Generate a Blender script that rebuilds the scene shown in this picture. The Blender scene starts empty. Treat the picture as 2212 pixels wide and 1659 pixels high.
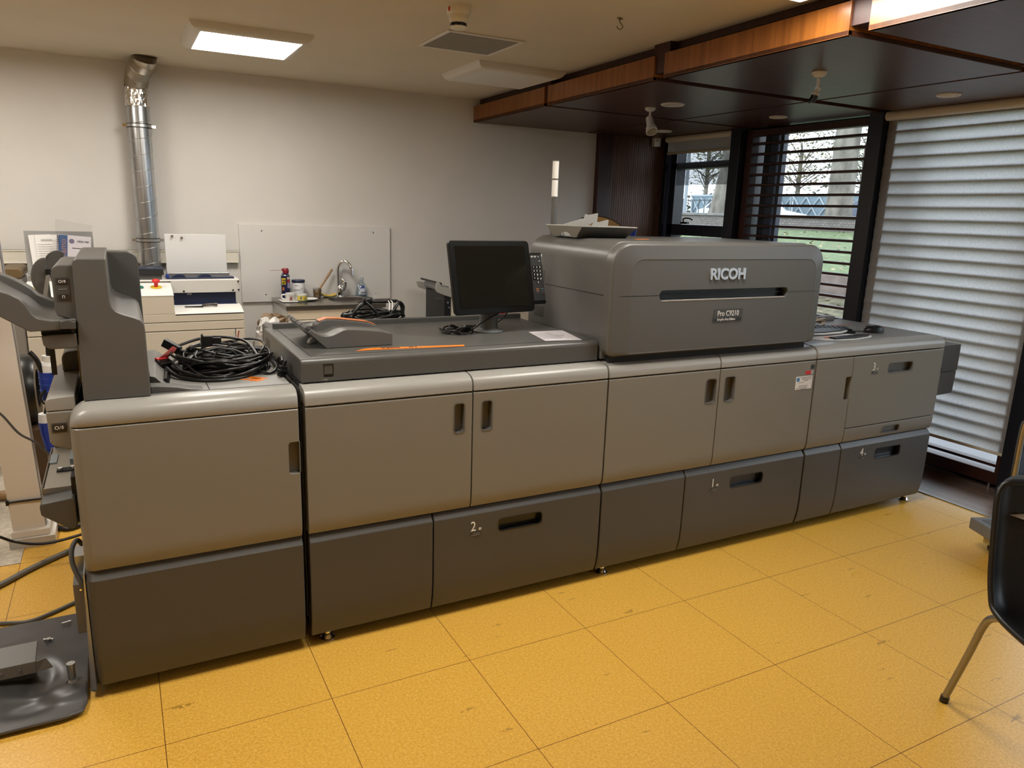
import bpy, bmesh, math, random
from mathutils import Vector, Matrix

S = bpy.context.scene
C = S.collection
PI = math.pi

# ------------------------------------------------------------------ camera
cd = bpy.data.cameras.new('camera'); cam = bpy.data.objects.new('camera', cd); C.objects.link(cam)
cd.sensor_width = 36.0; cd.sensor_fit = 'HORIZONTAL'; cd.lens = 1585.41 * 36 / 2212
cd.clip_start = 0.05; cd.clip_end = 300
RT = Vector((0.8840042, -0.4664433, 0.0311002)); DN = Vector((-0.0796749, -0.2158858, -0.9731625)); FW = Vector((0.4606392, 0.8578018, -0.2280078))
mw = Matrix.Identity(4)
for r in range(3):
    mw[r][0] = RT[r]; mw[r][1] = -DN[r]; mw[r][2] = -FW[r]
mw[2][3] = 1.5837
cam.matrix_world = mw
S.camera = cam

# ------------------------------------------------------------------ world, sun, exposure
w = bpy.data.worlds.new('overcast_sky'); S.world = w; w.use_nodes = True
bg = w.node_tree.nodes['Background']
bg.inputs[0].default_value = (0.80, 0.90, 1.0, 1); bg.inputs[1].default_value = 3.3
S.view_settings.view_transform = 'Standard'; S.view_settings.look = 'None'
S.view_settings.gamma = 1; S.view_settings.use_curve_mapping = False
S.view_settings.exposure = 0.0
LAMP = 30.0            # radiance of a lit ceiling panel
S.cycles.use_denoising = True
S.cycles.max_bounces = 10; S.cycles.diffuse_bounces = 6; S.cycles.glossy_bounces = 4
S.cycles.transparent_max_bounces = 24; S.cycles.transmission_bounces = 8
S.cycles.sample_clamp_indirect = 6.0
S.cycles.caustics_reflective = False; S.cycles.caustics_refractive = False

# ------------------------------------------------------------------ helpers
def srgb(h):
    v = [int(h[i:i + 2], 16) / 255 for i in (0, 2, 4)]
    return tuple((c / 12.92 if c <= .04045 else ((c + .055) / 1.055) ** 2.4) for c in v) + (1,)

MATS = {}
def mat(name, col, rough=.5, metal=0, spec=.5, noise=0, nscale=8, bump=0, bscale=200, stretch=(1, 1, 1), coat=0):
    """principled material; noise mixes a lighter / darker tone of the same paint, bump is a fine grain"""
    if name in MATS: return MATS[name]
    m = bpy.data.materials.new(name); m.use_nodes = True; MATS[name] = m
    nt = m.node_tree; b = nt.nodes['Principled BSDF']
    if isinstance(col, str): col = srgb(col)
    b.inputs['Base Color'].default_value = col
    b.inputs['Roughness'].default_value = rough; b.inputs['Metallic'].default_value = metal
    b.inputs['Specular IOR Level'].default_value = spec
    b.inputs['Coat Weight'].default_value = coat
    if noise or bump:
        tc = nt.nodes.new('ShaderNodeTexCoord'); mp = nt.nodes.new('ShaderNodeMapping')
        mp.inputs['Scale'].default_value = stretch
        nt.links.new(tc.outputs['Object'], mp.inputs[0])
    if noise:
        n = nt.nodes.new('ShaderNodeTexNoise'); n.inputs['Scale'].default_value = nscale; n.inputs['Detail'].default_value = 4
        nt.links.new(mp.outputs[0], n.inputs['Vector'])
        cr = nt.nodes.new('ShaderNodeValToRGB')
        cr.color_ramp.elements[0].position = .3; cr.color_ramp.elements[1].position = .7
        cr.color_ramp.elements[0].color = tuple(c * (1 - noise) for c in col[:3]) + (1,)
        cr.color_ramp.elements[1].color = tuple(min(1, c * (1 + noise)) for c in col[:3]) + (1,)
        nt.links.new(n.outputs['Fac'], cr.inputs[0]); nt.links.new(cr.outputs[0], b.inputs['Base Color'])
    if bump:
        n2 = nt.nodes.new('ShaderNodeTexNoise'); n2.inputs['Scale'].default_value = bscale; n2.inputs['Detail'].default_value = 2
        nt.links.new(mp.outputs[0], n2.inputs['Vector'])
        bp = nt.nodes.new('ShaderNodeBump'); bp.inputs['Strength'].default_value = bump; bp.inputs['Distance'].default_value = .002
        nt.links.new(n2.outputs['Fac'], bp.inputs['Height']); nt.links.new(bp.outputs[0], b.inputs['Normal'])
    return m

def emis(name, col, strength):
    m = bpy.data.materials.new(name); m.use_nodes = True; MATS[name] = m
    nt = m.node_tree; nt.nodes.remove(nt.nodes['Principled BSDF'])
    e = nt.nodes.new('ShaderNodeEmission'); e.inputs[0].default_value = col; e.inputs[1].default_value = strength
    nt.links.new(e.outputs[0], nt.nodes['Material Output'].inputs[0]); return m

def glass(name, tint=(1, 1, 1, 1), gloss=.06, rough=.0):
    """thin pane or film: lets light straight through and mirrors a little"""
    m = bpy.data.materials.new(name); m.use_nodes = True; MATS[name] = m
    nt = m.node_tree; nt.nodes.remove(nt.nodes['Principled BSDF'])
    t = nt.nodes.new('ShaderNodeBsdfTransparent'); t.inputs[0].default_value = tint
    g = nt.nodes.new('ShaderNodeBsdfGlossy'); g.inputs['Roughness'].default_value = rough
    fr = nt.nodes.new('ShaderNodeFresnel'); fr.inputs[0].default_value = 1.45
    ad = nt.nodes.new('ShaderNodeMath'); ad.operation = 'ADD'; ad.inputs[1].default_value = gloss - .04; ad.use_clamp = True
    nt.links.new(fr.outputs[0], ad.inputs[0])
    ge = nt.nodes.new('ShaderNodeNewGeometry'); bf = nt.nodes.new('ShaderNodeMath'); bf.operation = 'SUBTRACT'; bf.inputs[0].default_value = 1
    nt.links.new(ge.outputs['Backfacing'], bf.inputs[1])
    mu = nt.nodes.new('ShaderNodeMath'); mu.operation = 'MULTIPLY'; nt.links.new(ad.outputs[0], mu.inputs[0]); nt.links.new(bf.outputs[0], mu.inputs[1]); ad = mu
    mx = nt.nodes.new('ShaderNodeMixShader'); nt.links.new(ad.outputs[0], mx.inputs[0])
    nt.links.new(t.outputs[0], mx.inputs[1]); nt.links.new(g.outputs[0], mx.inputs[2])
    nt.links.new(mx.outputs[0], nt.nodes['Material Output'].inputs[0]); return m

def fabric(name, col, transl=.5, transp=0.0, weave=0):
    m = bpy.data.materials.new(name); m.use_nodes = True; MATS[name] = m
    nt = m.node_tree; nt.nodes.remove(nt.nodes['Principled BSDF'])
    d = nt.nodes.new('ShaderNodeBsdfDiffuse'); d.inputs[0].default_value = col
    t = nt.nodes.new('ShaderNodeBsdfTranslucent'); t.inputs[0].default_value = col
    if weave:
        tc = nt.nodes.new('ShaderNodeTexCoord'); n = nt.nodes.new('ShaderNodeTexNoise'); n.inputs['Scale'].default_value = 160
        mp = nt.nodes.new('ShaderNodeMapping'); mp.inputs['Scale'].default_value = (1, 1, .35)
        nt.links.new(tc.outputs['Object'], mp.inputs[0]); nt.links.new(mp.outputs[0], n.inputs['Vector'])
        cr = nt.nodes.new('ShaderNodeValToRGB'); cr.color_ramp.elements[0].position = .35; cr.color_ramp.elements[1].position = .65
        cr.color_ramp.elements[0].color = tuple(c * (1 - weave) for c in col[:3]) + (1,); cr.color_ramp.elements[1].color = col
        nt.links.new(n.outputs['Fac'], cr.inputs[0])
        nt.links.new(cr.outputs[0], d.inputs[0]); nt.links.new(cr.outputs[0], t.inputs[0])
    mx = nt.nodes.new('ShaderNodeMixShader'); mx.inputs[0].default_value = transl
    nt.links.new(d.outputs[0], mx.inputs[1]); nt.links.new(t.outputs[0], mx.inputs[2])
    out = mx
    if transp:
        tr = nt.nodes.new('ShaderNodeBsdfTransparent'); m2 = nt.nodes.new('ShaderNodeMixShader'); m2.inputs[0].default_value = transp
        nt.links.new(mx.outputs[0], m2.inputs[1]); nt.links.new(tr.outputs[0], m2.inputs[2]); out = m2
    nt.links.new(out.outputs[0], nt.nodes['Material Output'].inputs[0]); return m

def wood(name, c1, c2, rough=.35, axis=0, scale=14, coat=0):
    m = bpy.data.materials.new(name); m.use_nodes = True; MATS[name] = m
    nt = m.node_tree; b = nt.nodes['Principled BSDF']
    tc = nt.nodes.new('ShaderNodeTexCoord'); mp = nt.nodes.new('ShaderNodeMapping')
    sc = [scale, scale, scale]; sc[axis] = scale * .05
    mp.inputs['Scale'].default_value = sc
    nt.links.new(tc.outputs['Object'], mp.inputs[0])
    n = nt.nodes.new('ShaderNodeTexNoise'); n.inputs['Scale'].default_value = 2.5; n.inputs['Detail'].default_value = 6; n.inputs['Roughness'].default_value = .6
    nt.links.new(mp.outputs[0], n.inputs['Vector'])
    cr = nt.nodes.new('ShaderNodeValToRGB'); cr.color_ramp.elements[0].position = .32; cr.color_ramp.elements[1].position = .68
    cr.color_ramp.elements[0].color = srgb(c1); cr.color_ramp.elements[1].color = srgb(c2)
    nt.links.new(n.outputs['Fac'], cr.inputs[0]); nt.links.new(cr.outputs[0], b.inputs['Base Color'])
    b.inputs['Roughness'].default_value = rough; b.inputs['Coat Weight'].default_value = coat
    b.inputs['Coat Roughness'].default_value = .2
    return m

class B:
    """collects shapes, builds ONE mesh object"""
    def __init__(s): s.bm = bmesh.new()
    def box(s, x0, x1, y0, y1, z0, z1):
        v = [s.bm.verts.new((x, y, z)) for x in (x0, x1) for y in (y0, y1) for z in (z0, z1)]
        for f in ((0, 1, 3, 2), (4, 6, 7, 5), (0, 4, 5, 1), (2, 3, 7, 6), (0, 2, 6, 4), (1, 5, 7, 3)):
            s.bm.faces.new([v[i] for i in f])
        return s
    def hexa(s, pts):
        """eight corners: 4 of the bottom loop, 4 of the top loop"""
        v = [s.bm.verts.new(p) for p in pts]
        for f in ((3, 2, 1, 0), (4, 5, 6, 7), (0, 1, 5, 4), (1, 2, 6, 5), (2, 3, 7, 6), (3, 0, 4, 7)):
            s.bm.faces.new([v[i] for i in f])
        return s
    def prism(s, poly, axis, a, b):
        """poly of 2D points extruded along axis: x -> (y,z), y -> (x,z), z -> (x,y)"""
        def P(p, t):
            return (t, p[0], p[1]) if axis == 'x' else ((p[0], t, p[1]) if axis == 'y' else (p[0], p[1], t))
        A = [s.bm.verts.new(P(p, a)) for p in poly]; Bv = [s.bm.verts.new(P(p, b)) for p in poly]
        n = len(poly)
        s.bm.faces.new(A[::-1]); s.bm.faces.new(Bv)
        for i in range(n): s.bm.faces.new((A[i], A[(i + 1) % n], Bv[(i + 1) % n], Bv[i]))
        return s
    def frame(s, p):
        p = Vector(p).normalized(); u = p.orthogonal().normalized(); return u, p.cross(u)
    def cyl(s, p0, p1, r0, r1=None, n=16, caps=True):
        r1 = r0 if r1 is None else r1
        p0 = Vector(p0); p1 = Vector(p1); u, v = s.frame(p1 - p0)
        A = [s.bm.verts.new(p0 + r0 * (u * math.cos(2 * PI * i / n) + v * math.sin(2 * PI * i / n))) for i in range(n)]
        Bv = [s.bm.verts.new(p1 + r1 * (u * math.cos(2 * PI * i / n) + v * math.sin(2 * PI * i / n))) for i in range(n)]
        for i in range(n): s.bm.faces.new((A[i], A[(i + 1) % n], Bv[(i + 1) % n], Bv[i]))
        if caps: s.bm.faces.new(A[::-1]); s.bm.faces.new(Bv)
        return s
    def tube(s, pts, r, n=8, smooth=True, closed=False):
        pts = [Vector(p) for p in pts]; n = max(n, 8)
        if smooth and len(pts) > 2:
            q = []; N = len(pts)
            for i in range(N if closed else N - 1):
                p0 = pts[(i - 1) % N] if closed else pts[max(i - 1, 0)]; p1 = pts[i]; p2 = pts[(i + 1) % N]
                p3 = pts[(i + 2) % N] if closed else pts[min(i + 2, N - 1)]
                for k in range(6):
                    t = k / 6
                    q.append(.5 * ((2 * p1) + (p2 - p0) * t + (2 * p0 - 5 * p1 + 4 * p2 - p3) * t * t + (3 * p1 - p0 - 3 * p2 + p3) * t ** 3))
            if not closed: q.append(pts[-1])
            pts = q
        rings = []; u = None; N = len(pts)
        for i, p in enumerate(pts):
            if closed: d = pts[(i + 1) % N] - pts[(i - 1) % N]
            else: d = pts[min(i + 1, N - 1)] - pts[max(i - 1, 0)]
            if d.length < 1e-9: d = Vector((0, 0, 1))
            d.normalize()
            u = d.orthogonal().normalized() if u is None else (u - d * u.dot(d)).normalized()
            v = d.cross(u); rr = r[min(i, len(r) - 1)] if isinstance(r, (list, tuple)) else r
            rings.append([s.bm.verts.new(p + rr * (u * math.cos(2 * PI * k / n) + v * math.sin(2 * PI * k / n))) for k in range(n)])
        for i in range(len(rings) - (0 if closed else 1)):
            a, b = rings[i], rings[(i + 1) % len(rings)]
            for k in range(n): s.bm.faces.new((a[k], a[(k + 1) % n], b[(k + 1) % n], b[k]))
        if not closed: s.bm.faces.new(rings[0][::-1]); s.bm.faces.new(rings[-1])
        return s
    def lathe(s, prof, c=(0, 0, 0), n=24, sx=1, sy=1):
        """profile (r, z) turned about the vertical through c"""
        rings = []
        for r, z in prof:
            if r < 1e-6: rings.append([s.bm.verts.new((c[0], c[1], c[2] + z))])
            else: rings.append([s.bm.verts.new((c[0] + sx * r * math.cos(2 * PI * k / n), c[1] + sy * r * math.sin(2 * PI * k / n), c[2] + z)) for k in range(n)])
        for a, b in zip(rings, rings[1:]):
            for k in range(n):
                k2 = (k + 1) % n
                if len(a) == 1 and len(b) == 1: break
                if len(a) == 1: s.bm.faces.new((a[0], b[k2], b[k]))
                elif len(b) == 1: s.bm.faces.new((a[k], a[k2], b[0]))
                else: s.bm.faces.new((a[k], a[k2], b[k2], b[k]))
        return s
    def quad(s, a, b, c, d):
        s.bm.faces.new([s.bm.verts.new(p) for p in (a, b, c, d)]); return s
    def grid(s, fn, nu, nv):
        V = [[s.bm.verts.new(fn(i / nu, j / nv)) for j in range(nv + 1)] for i in range(nu + 1)]
        for i in range(nu):
            for j in range(nv): s.bm.faces.new((V[i][j], V[i + 1][j], V[i + 1][j + 1], V[i][j + 1]))
        return s
    def xf(s, m):
        bmesh.ops.transform(s.bm, matrix=m, verts=s.bm.verts); return s
    def build(s, name, m, parent=None, bevel=0, seg=2, smooth=50, cut=None, thick=0):
        bmesh.ops.recalc_face_normals(s.bm, faces=s.bm.faces)
        me = bpy.data.meshes.new(name); s.bm.to_mesh(me); s.bm.free()
        if isinstance(m, (list, tuple)):
            for k in m: me.materials.append(k)
        else: me.materials.append(m)
        o = bpy.data.objects.new(name, me); C.objects.link(o)
        mods = 0
        if thick:
            md = o.modifiers.new('s', 'SOLIDIFY'); md.thickness = thick; md.offset = 0; mods += 1
        if bevel:
            md = o.modifiers.new('b', 'BEVEL'); md.width = bevel; md.segments = seg; md.limit_method = 'ANGLE'; md.angle_limit = math.radians(32); mods += 1
        cutters = []
        for cb in (cut or []):
            cm = bpy.data.meshes.new('cut'); bmesh.ops.recalc_face_normals(cb.bm, faces=cb.bm.faces); cb.bm.to_mesh(cm); cb.bm.free()
            co = bpy.data.objects.new('cut', cm); C.objects.link(co); cutters.append(co)
            md = o.modifiers.new('c', 'BOOLEAN'); md.object = co; md.operation = 'DIFFERENCE'; md.solver = 'EXACT'; mods += 1
        if mods:
            dg = bpy.context.evaluated_depsgraph_get()
            nm = bpy.data.meshes.new_from_object(o.evaluated_get(dg)); o.modifiers.clear(); o.data = nm; nm.name = name; me = nm
            for co in cutters: bpy.data.objects.remove(co)
        if bevel and seg == 1: smooth = min(smooth, 30)
        if smooth:
            for p in me.polygons: p.use_smooth = True
            me.set_sharp_from_angle(angle=math.radians(smooth))
            if bevel or cut:
                md = o.modifiers.new('weighted_normals', 'WEIGHTED_NORMAL'); md.keep_sharp = True; md.weight = 80
        if parent is not None:
            o.parent = parent
            off = Vector((0, 0, 0)); q = parent
            while q is not None: off += q.location; q = q.parent
            o.location = -off
        return o

def rrect(x0, x1, z0, z1, r, n=5):
    """rounded rectangle polygon"""
    P = []
    for cx, cz, a in ((x1 - r, z1 - r, 0), (x0 + r, z1 - r, 90), (x0 + r, z0 + r, 180), (x1 - r, z0 + r, 270)):
        for k in range(n + 1):
            t = math.radians(a + 90 * k / n); P.append((cx + r * math.cos(t), cz + r * math.sin(t)))
    return P

def tag(o, label, cat, group=None, kind=None):
    o['label'] = label; o['category'] = cat
    if group: o['group'] = group
    if kind: o['kind'] = kind
    return o
def thing(name, loc, label, cat, group=None, kind=None):
    o = bpy.data.objects.new(name, None); C.objects.link(o); o.location = loc; o.empty_display_size = .05
    return tag(o, label, cat, group, kind)
def struct(o):
    o['kind'] = 'structure'; return o
def dup(root, loc=None, label=None, group=None):
    r = root.copy(); C.objects.link(r)
    if loc is not None: r.location = loc
    if label: r['label'] = label
    if group: r['group'] = group
    for ch in list(root.children):
        c = ch.copy(); C.objects.link(c); c.parent = r
        for g in list(ch.children):
            d = g.copy(); C.objects.link(d); d.parent = c
    return r

def text(name, body, size, m, parent, matrix, ext=.0004, bold=0, align='LEFT', sx=1.0):
    cu = bpy.data.curves.new(name, 'FONT'); cu.body = body; cu.size = size; cu.extrude = ext; cu.offset = bold; cu.align_x = align
    cu.resolution_u = 3
    t = bpy.data.objects.new('t', cu); C.objects.link(t)
    dg = bpy.context.evaluated_depsgraph_get()
    me = bpy.data.meshes.new_from_object(t.evaluated_get(dg)); bpy.data.objects.remove(t); me.name = name
    me.transform(matrix @ Matrix.Scale(sx, 4, (1, 0, 0))); me.materials.clear(); me.materials.append(m)
    o = bpy.data.objects.new(name, me); C.objects.link(o)
    if parent is not None:
        o.parent = parent; off = Vector((0, 0, 0)); q = parent
        while q is not None: off += q.location; q = q.parent
        o.location = -off
    return o
def face_front(x, y, z):          # text standing upright, read from -y
    return Matrix.Translation((x, y, z)) @ Matrix.Rotation(PI / 2, 4, 'X')

# ------------------------------------------------------------------ materials
M_LG = mat('light_grey_panel_paint', (.215, .202, .172, 1), .38, bump=.06, bscale=900)
M_DG = mat('dark_grey_panel_paint', (.066, .064, .060, 1), .42, bump=.06, bscale=900)
M_MG = mat('mid_grey_panel_paint', (.098, .095, .088, 1), .36, bump=.06, bscale=900)
M_CAP = mat('satin_grey_lit_paint', (.30, .29, .265, 1), .3, bump=.04, bscale=900)  # door paint again, made lighter to paint in the light on the caps
M_TOP = mat('grey_top_plastic', (.24, .235, .22, 1), .45, noise=.06, nscale=6)
M_DECK = mat('charcoal_top_plastic', (.085, .083, .077, 1), .33, bump=.05, bscale=900)
M_BLK = mat('black_plastic', (.006, .006, .006, 1), .4)
M_BEZEL = mat('black_satin_bezel', (.004, .004, .0035, 1), .32, spec=.22)
M_GLOSSBLK = mat('gloss_black_screen', (.008, .007, .005, 1), .12, spec=.4)
M_GAP = mat('dark_gap', (.012, .012, .012, 1), .8)
M_STEEL = mat('zinc_plated_steel', (.55, .56, .56, 1), .32, 1)
M_CHROME = mat('chrome', (.85, .86, .88, 1), .08, 1)
M_WHITE = mat('white_paint', (.80, .79, .76, 1), .5)
M_PRINT = mat('white_print', (.85, .85, .84, 1), .5)
M_PAPER = mat('white_paper', (.78, .77, .76, 1), .7)
M_RED = mat('red_plastic', (.62, .02, .02, 1), .35)
M_ORANGE = mat('orange_tape', (.80, .20, .012, 1), .5)
M_INK = mat('black_ink', (.015, .015, .015, 1), .6)
M_BLUE = mat('blue_plastic', (.012, .045, .34, 1), .4)
M_NAVY = mat('navy_painted_metal', (.012, .019, .055, 1), .4)
M_BEIGE = mat('beige_machine_paint', (.60, .54, .44, 1), .45)
M_OFFW = mat('white_machine_paint', (.80, .79, .76, 1), .4)
M_CABLE = mat('black_cable_rubber', (.007, .007, .007, 1), .32)
M_GCABLE = mat('grey_cable', (.10, .10, .095, 1), .45)
M_ALU = mat('dark_navy_window_frame', (.006, .008, .016, 1), .35)
M_ALUB = mat('slate_blue_window_frame', (.03, .045, .085, 1), .4)
M_FIX = mat('light_fixture_white', (.72, .70, .66, 1), .4)
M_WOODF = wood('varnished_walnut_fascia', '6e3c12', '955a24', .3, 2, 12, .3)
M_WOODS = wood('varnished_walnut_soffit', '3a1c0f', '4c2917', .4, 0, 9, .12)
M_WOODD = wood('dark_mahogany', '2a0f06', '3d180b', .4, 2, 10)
M_WOODP = wood('fluted_walnut_panel', '4c3122', '73523f', .5, 2, 30)
M_LOUV = wood('mahogany_louvre', '2a0f08', '3d180c', .45, 1, 10)
M_BLONDE = wood('blonde_wood', 'b98340', 'd6a35c', .45, 0, 8)
M_HANDLE = wood('pale_wood_handle', '8a6a44', 'ab8a62', .5, 2, 20)
M_GLASS = glass('window_glass')
M_FILM = glass('clear_plastic_film', (.96, .96, .96, 1), .10, .08)

# ================================================================== ROOM
WY = 5.95; CZ = 2.495; GX = 4.80       # back wall, ceiling, window glass line
def floor_material():
    m = bpy.data.materials.new('yellow_vinyl_tiles'); m.use_nodes = True
    nt = m.node_tree; b = nt.nodes['Principled BSDF']; N = nt.nodes.new; L = nt.links.new
    tc = N('ShaderNodeTexCoord'); sp = N('ShaderNodeSeparateXYZ'); L(tc.outputs['Object'], sp.inputs[0])
    def M(op, a, bb=None):
        q = N('ShaderNodeMath'); q.operation = op
        for i, v in enumerate((a, bb)):
            if v is None: continue
            if isinstance(v, (int, float)): q.inputs[i].default_value = v
            else: L(v, q.inputs[i])
        return q.outputs[0]
    def seam(o, off):
        fr = M('FRACT', M('DIVIDE', M('SUBTRACT', o, off), .5))
        return M('LESS_THAN', M('MINIMUM', fr, M('SUBTRACT', 1.0, fr)), .0022)
    s = M('MAXIMUM', seam(sp.outputs[0], .0088 - 10), seam(sp.outputs[1], 2.1344 - 10))
    n1 = N('ShaderNodeTexNoise'); n1.inputs['Scale'].default_value = 105; n1.inputs['Detail'].default_value = 3; n1.inputs['Roughness'].default_value = .7
    L(tc.outputs['Object'], n1.inputs['Vector'])
    r1 = N('ShaderNodeValToRGB'); e = r1.color_ramp.elements
    e[0].position = .34; e[0].color = srgb('d09f3c'); e[1].position = .68; e[1].color = srgb('e9bf5a')
    e2 = r1.color_ramp.elements.new(.5); e2.color = srgb('dfab45')
    L(n1.outputs['Fac'], r1.inputs[0])
    n2 = N('ShaderNodeTexNoise'); n2.inputs['Scale'].default_value = 1.3; n2.inputs['Detail'].default_value = 5
    L(tc.outputs['Object'], n2.inputs['Vector'])
    # scuffs: thin stretched marks
    mp = N('ShaderNodeMapping'); mp.inputs['Rotation'].default_value = (0, 0, .5); mp.inputs['Scale'].default_value = (5, 26, 1); L(tc.outputs['Object'], mp.inputs[0])
    n3 = N('ShaderNodeTexNoise'); n3.inputs['Scale'].default_value = 1.0; n3.inputs['Detail'].default_value = 3; L(mp.outputs[0], n3.inputs['Vector'])
    n4 = N('ShaderNodeTexNoise'); n4.inputs['Scale'].default_value = 60; L(tc.outputs['Object'], n4.inputs['Vector'])
    sc = M('MULTIPLY', M('GREATER_THAN', n3.outputs['Fac'], .71), M('GREATER_THAN', n4.outputs['Fac'], .45))
    sc = M('MULTIPLY', sc, .45)
    def fleck(seed, rot, thr, col, src):
        mq = N('ShaderNodeMapping'); mq.inputs['Location'].default_value = (seed, seed * 2, 0); mq.inputs['Rotation'].default_value = (0, 0, rot); mq.inputs['Scale'].default_value = (150, 330, 1); L(tc.outputs['Object'], mq.inputs[0])
        nq = N('ShaderNodeTexNoise'); nq.inputs['Scale'].default_value = 1; nq.inputs['Detail'].default_value = 1; L(mq.outputs[0], nq.inputs['Vector'])
        rq = N('ShaderNodeMapRange'); rq.inputs[1].default_value = thr; rq.inputs[2].default_value = thr + .06; L(nq.outputs['Fac'], rq.inputs[0])
        mm = N('ShaderNodeMixRGB'); L(M('MULTIPLY', rq.outputs[0], .62), mm.inputs[0]); L(src, mm.inputs[1]); mm.inputs[2].default_value = srgb(col); return mm.outputs[0]
    fl = fleck(3, .6, .62, 'b98420', r1.outputs[0]); fl = fleck(11, -.5, .63, 'f3d68a', fl); fl = fleck(23, 1.3, .63, 'ab7a22', fl)
    m1 = N('ShaderNodeMixRGB'); L(M('MULTIPLY', n2.outputs['Fac'], .25), m1.inputs[0]); L(fl, m1.inputs[1]); m1.inputs[2].default_value = srgb('cf9b3c')
    m2 = N('ShaderNodeMixRGB'); L(sc, m2.inputs[0]); L(m1.outputs[0], m2.inputs[1]); m2.inputs[2].default_value = srgb('5a3c10')
    m3 = N('ShaderNodeMixRGB'); L(s, m3.inputs[0]); L(m2.outputs[0], m3.inputs[1]); m3.inputs[2].default_value = srgb('5a3508')
    L(m3.outputs[0], b.inputs['Base Color'])
    rr = N('ShaderNodeMapRange'); rr.inputs[3].default_value = .20; rr.inputs[4].default_value = .42; L(n2.outputs['Fac'], rr.inputs[0]); L(rr.outputs[0], b.inputs['Roughness'])
    bp = N('ShaderNodeBump'); bp.inputs['Strength'].default_value = .05; bp.inputs['Distance'].default_value = .001; L(n1.outputs['Fac'], bp.inputs['Height']); L(bp.outputs[0], b.inputs['Normal'])
    return m
XL, YF = -3.4912, -3.2
struct(B().box(XL, 4.21, YF, 4.134, -.1, 0).build('floor', floor_material(), smooth=0))
M_CARPET = mat('beige_carpet', (.50, .44, .35, 1), .9, noise=.18, nscale=40, bump=.5, bscale=150)
struct(B().box(XL, 4.21, 4.134, WY, -.1, 0).build('floor_back', M_CARPET, smooth=0))
o = struct(B().box(XL, -.4912, 3.634, 4.134, -.05, .003).build('floor_left', M_CARPET, smooth=0))
def deck_material():
    m = wood('grey_brown_floorboards', '66534a', '8a7467', .33, 1, 9, .15)
    nt = m.node_tree; b = nt.nodes['Principled BSDF']; N = nt.nodes.new
    tc = N('ShaderNodeTexCoord'); sp = N('ShaderNodeSeparateXYZ'); nt.links.new(tc.outputs['Object'], sp.inputs[0])
    f = N('ShaderNodeMath'); f.operation = 'MULTIPLY'; f.inputs[1].default_value = 8.2; nt.links.new(sp.outputs[0], f.inputs[0])
    g = N('ShaderNodeMath'); g.operation = 'FRACT'; nt.links.new(f.outputs[0], g.inputs[0])
    h = N('ShaderNodeMath'); h.operation = 'LESS_THAN'; h.inputs[1].default_value = .03; nt.links.new(g.outputs[0], h.inputs[0])
    mx = N('ShaderNodeMixRGB'); nt.links.new(h.outputs[0], mx.inputs[0]); src = b.inputs['Base Color'].links[0].from_socket
    nt.links.new(src, mx.inputs[1]); mx.inputs[2].default_value = srgb('1c1310'); nt.links.new(mx.outputs[0], b.inputs['Base Color'])
    return m
struct(B().box(4.21, GX + .1, YF, WY, -.1, .002).build('floor_window', deck_material(), smooth=0))
struct(B().box(4.202, 4.216, YF, WY, -.02, .006).build('trim_1', M_STEEL, bevel=.003))

M_WALL = mat('white_wall_paint', (.70, .672, .635, 1), .75, noise=.025, nscale=3, bump=.12, bscale=300)
M_CEIL = mat('white_ceiling_paint', (.66, .59, .47, 1), .8, noise=.03, nscale=2, bump=.08, bscale=250)
struct(B().box(XL - .2, 4.0, WY, WY + .15, 0, CZ).build('wall_back', M_WALL, smooth=0))
struct(B().box(XL - .15, XL, YF, WY, 0, CZ).build('wall_left', M_WALL, smooth=0))
struct(B().box(XL - .15, GX + .15, YF - .15, YF, 0, CZ).build('wall_front', M_WALL, smooth=0))
struct(B().box(XL - .15, GX + .4, YF - .15, WY + .15, CZ, CZ + .2).build('ceiling', M_CEIL, smooth=0))
# wood end panel beside the windows
struct(B().box(4.0, 4.155, WY - .06, WY + .15, 0, 2.31).build('trim_2', M_WOODD, bevel=.004))
q = B()
for i in range(26):
    x = 4.155 + i * .025; q.box(x, x + .021, WY - .05, WY + .1, 0, 2.31)
q.box(4.155, GX + .15, WY - .046, WY + .15, 0, CZ)
struct(q.build('wall_right', M_WOODP, smooth=0))
struct(B().box(4.0, 4.9, WY - .03, WY + .15, 2.31, CZ).build('trim_3', M_WOODD, smooth=0))
# cable trunking along the back wall
q = B().box(-1.6, .80, WY - .045, WY, 1.147, 1.237).box(-1.6, .80, WY - .05, WY, 1.147, 1.157).box(-1.6, .80, WY - .05, WY, 1.227, 1.237)
struct(q.build('trim_4', mat('cream_trunking', (.74, .70, .60, 1), .45), bevel=.002))

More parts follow.
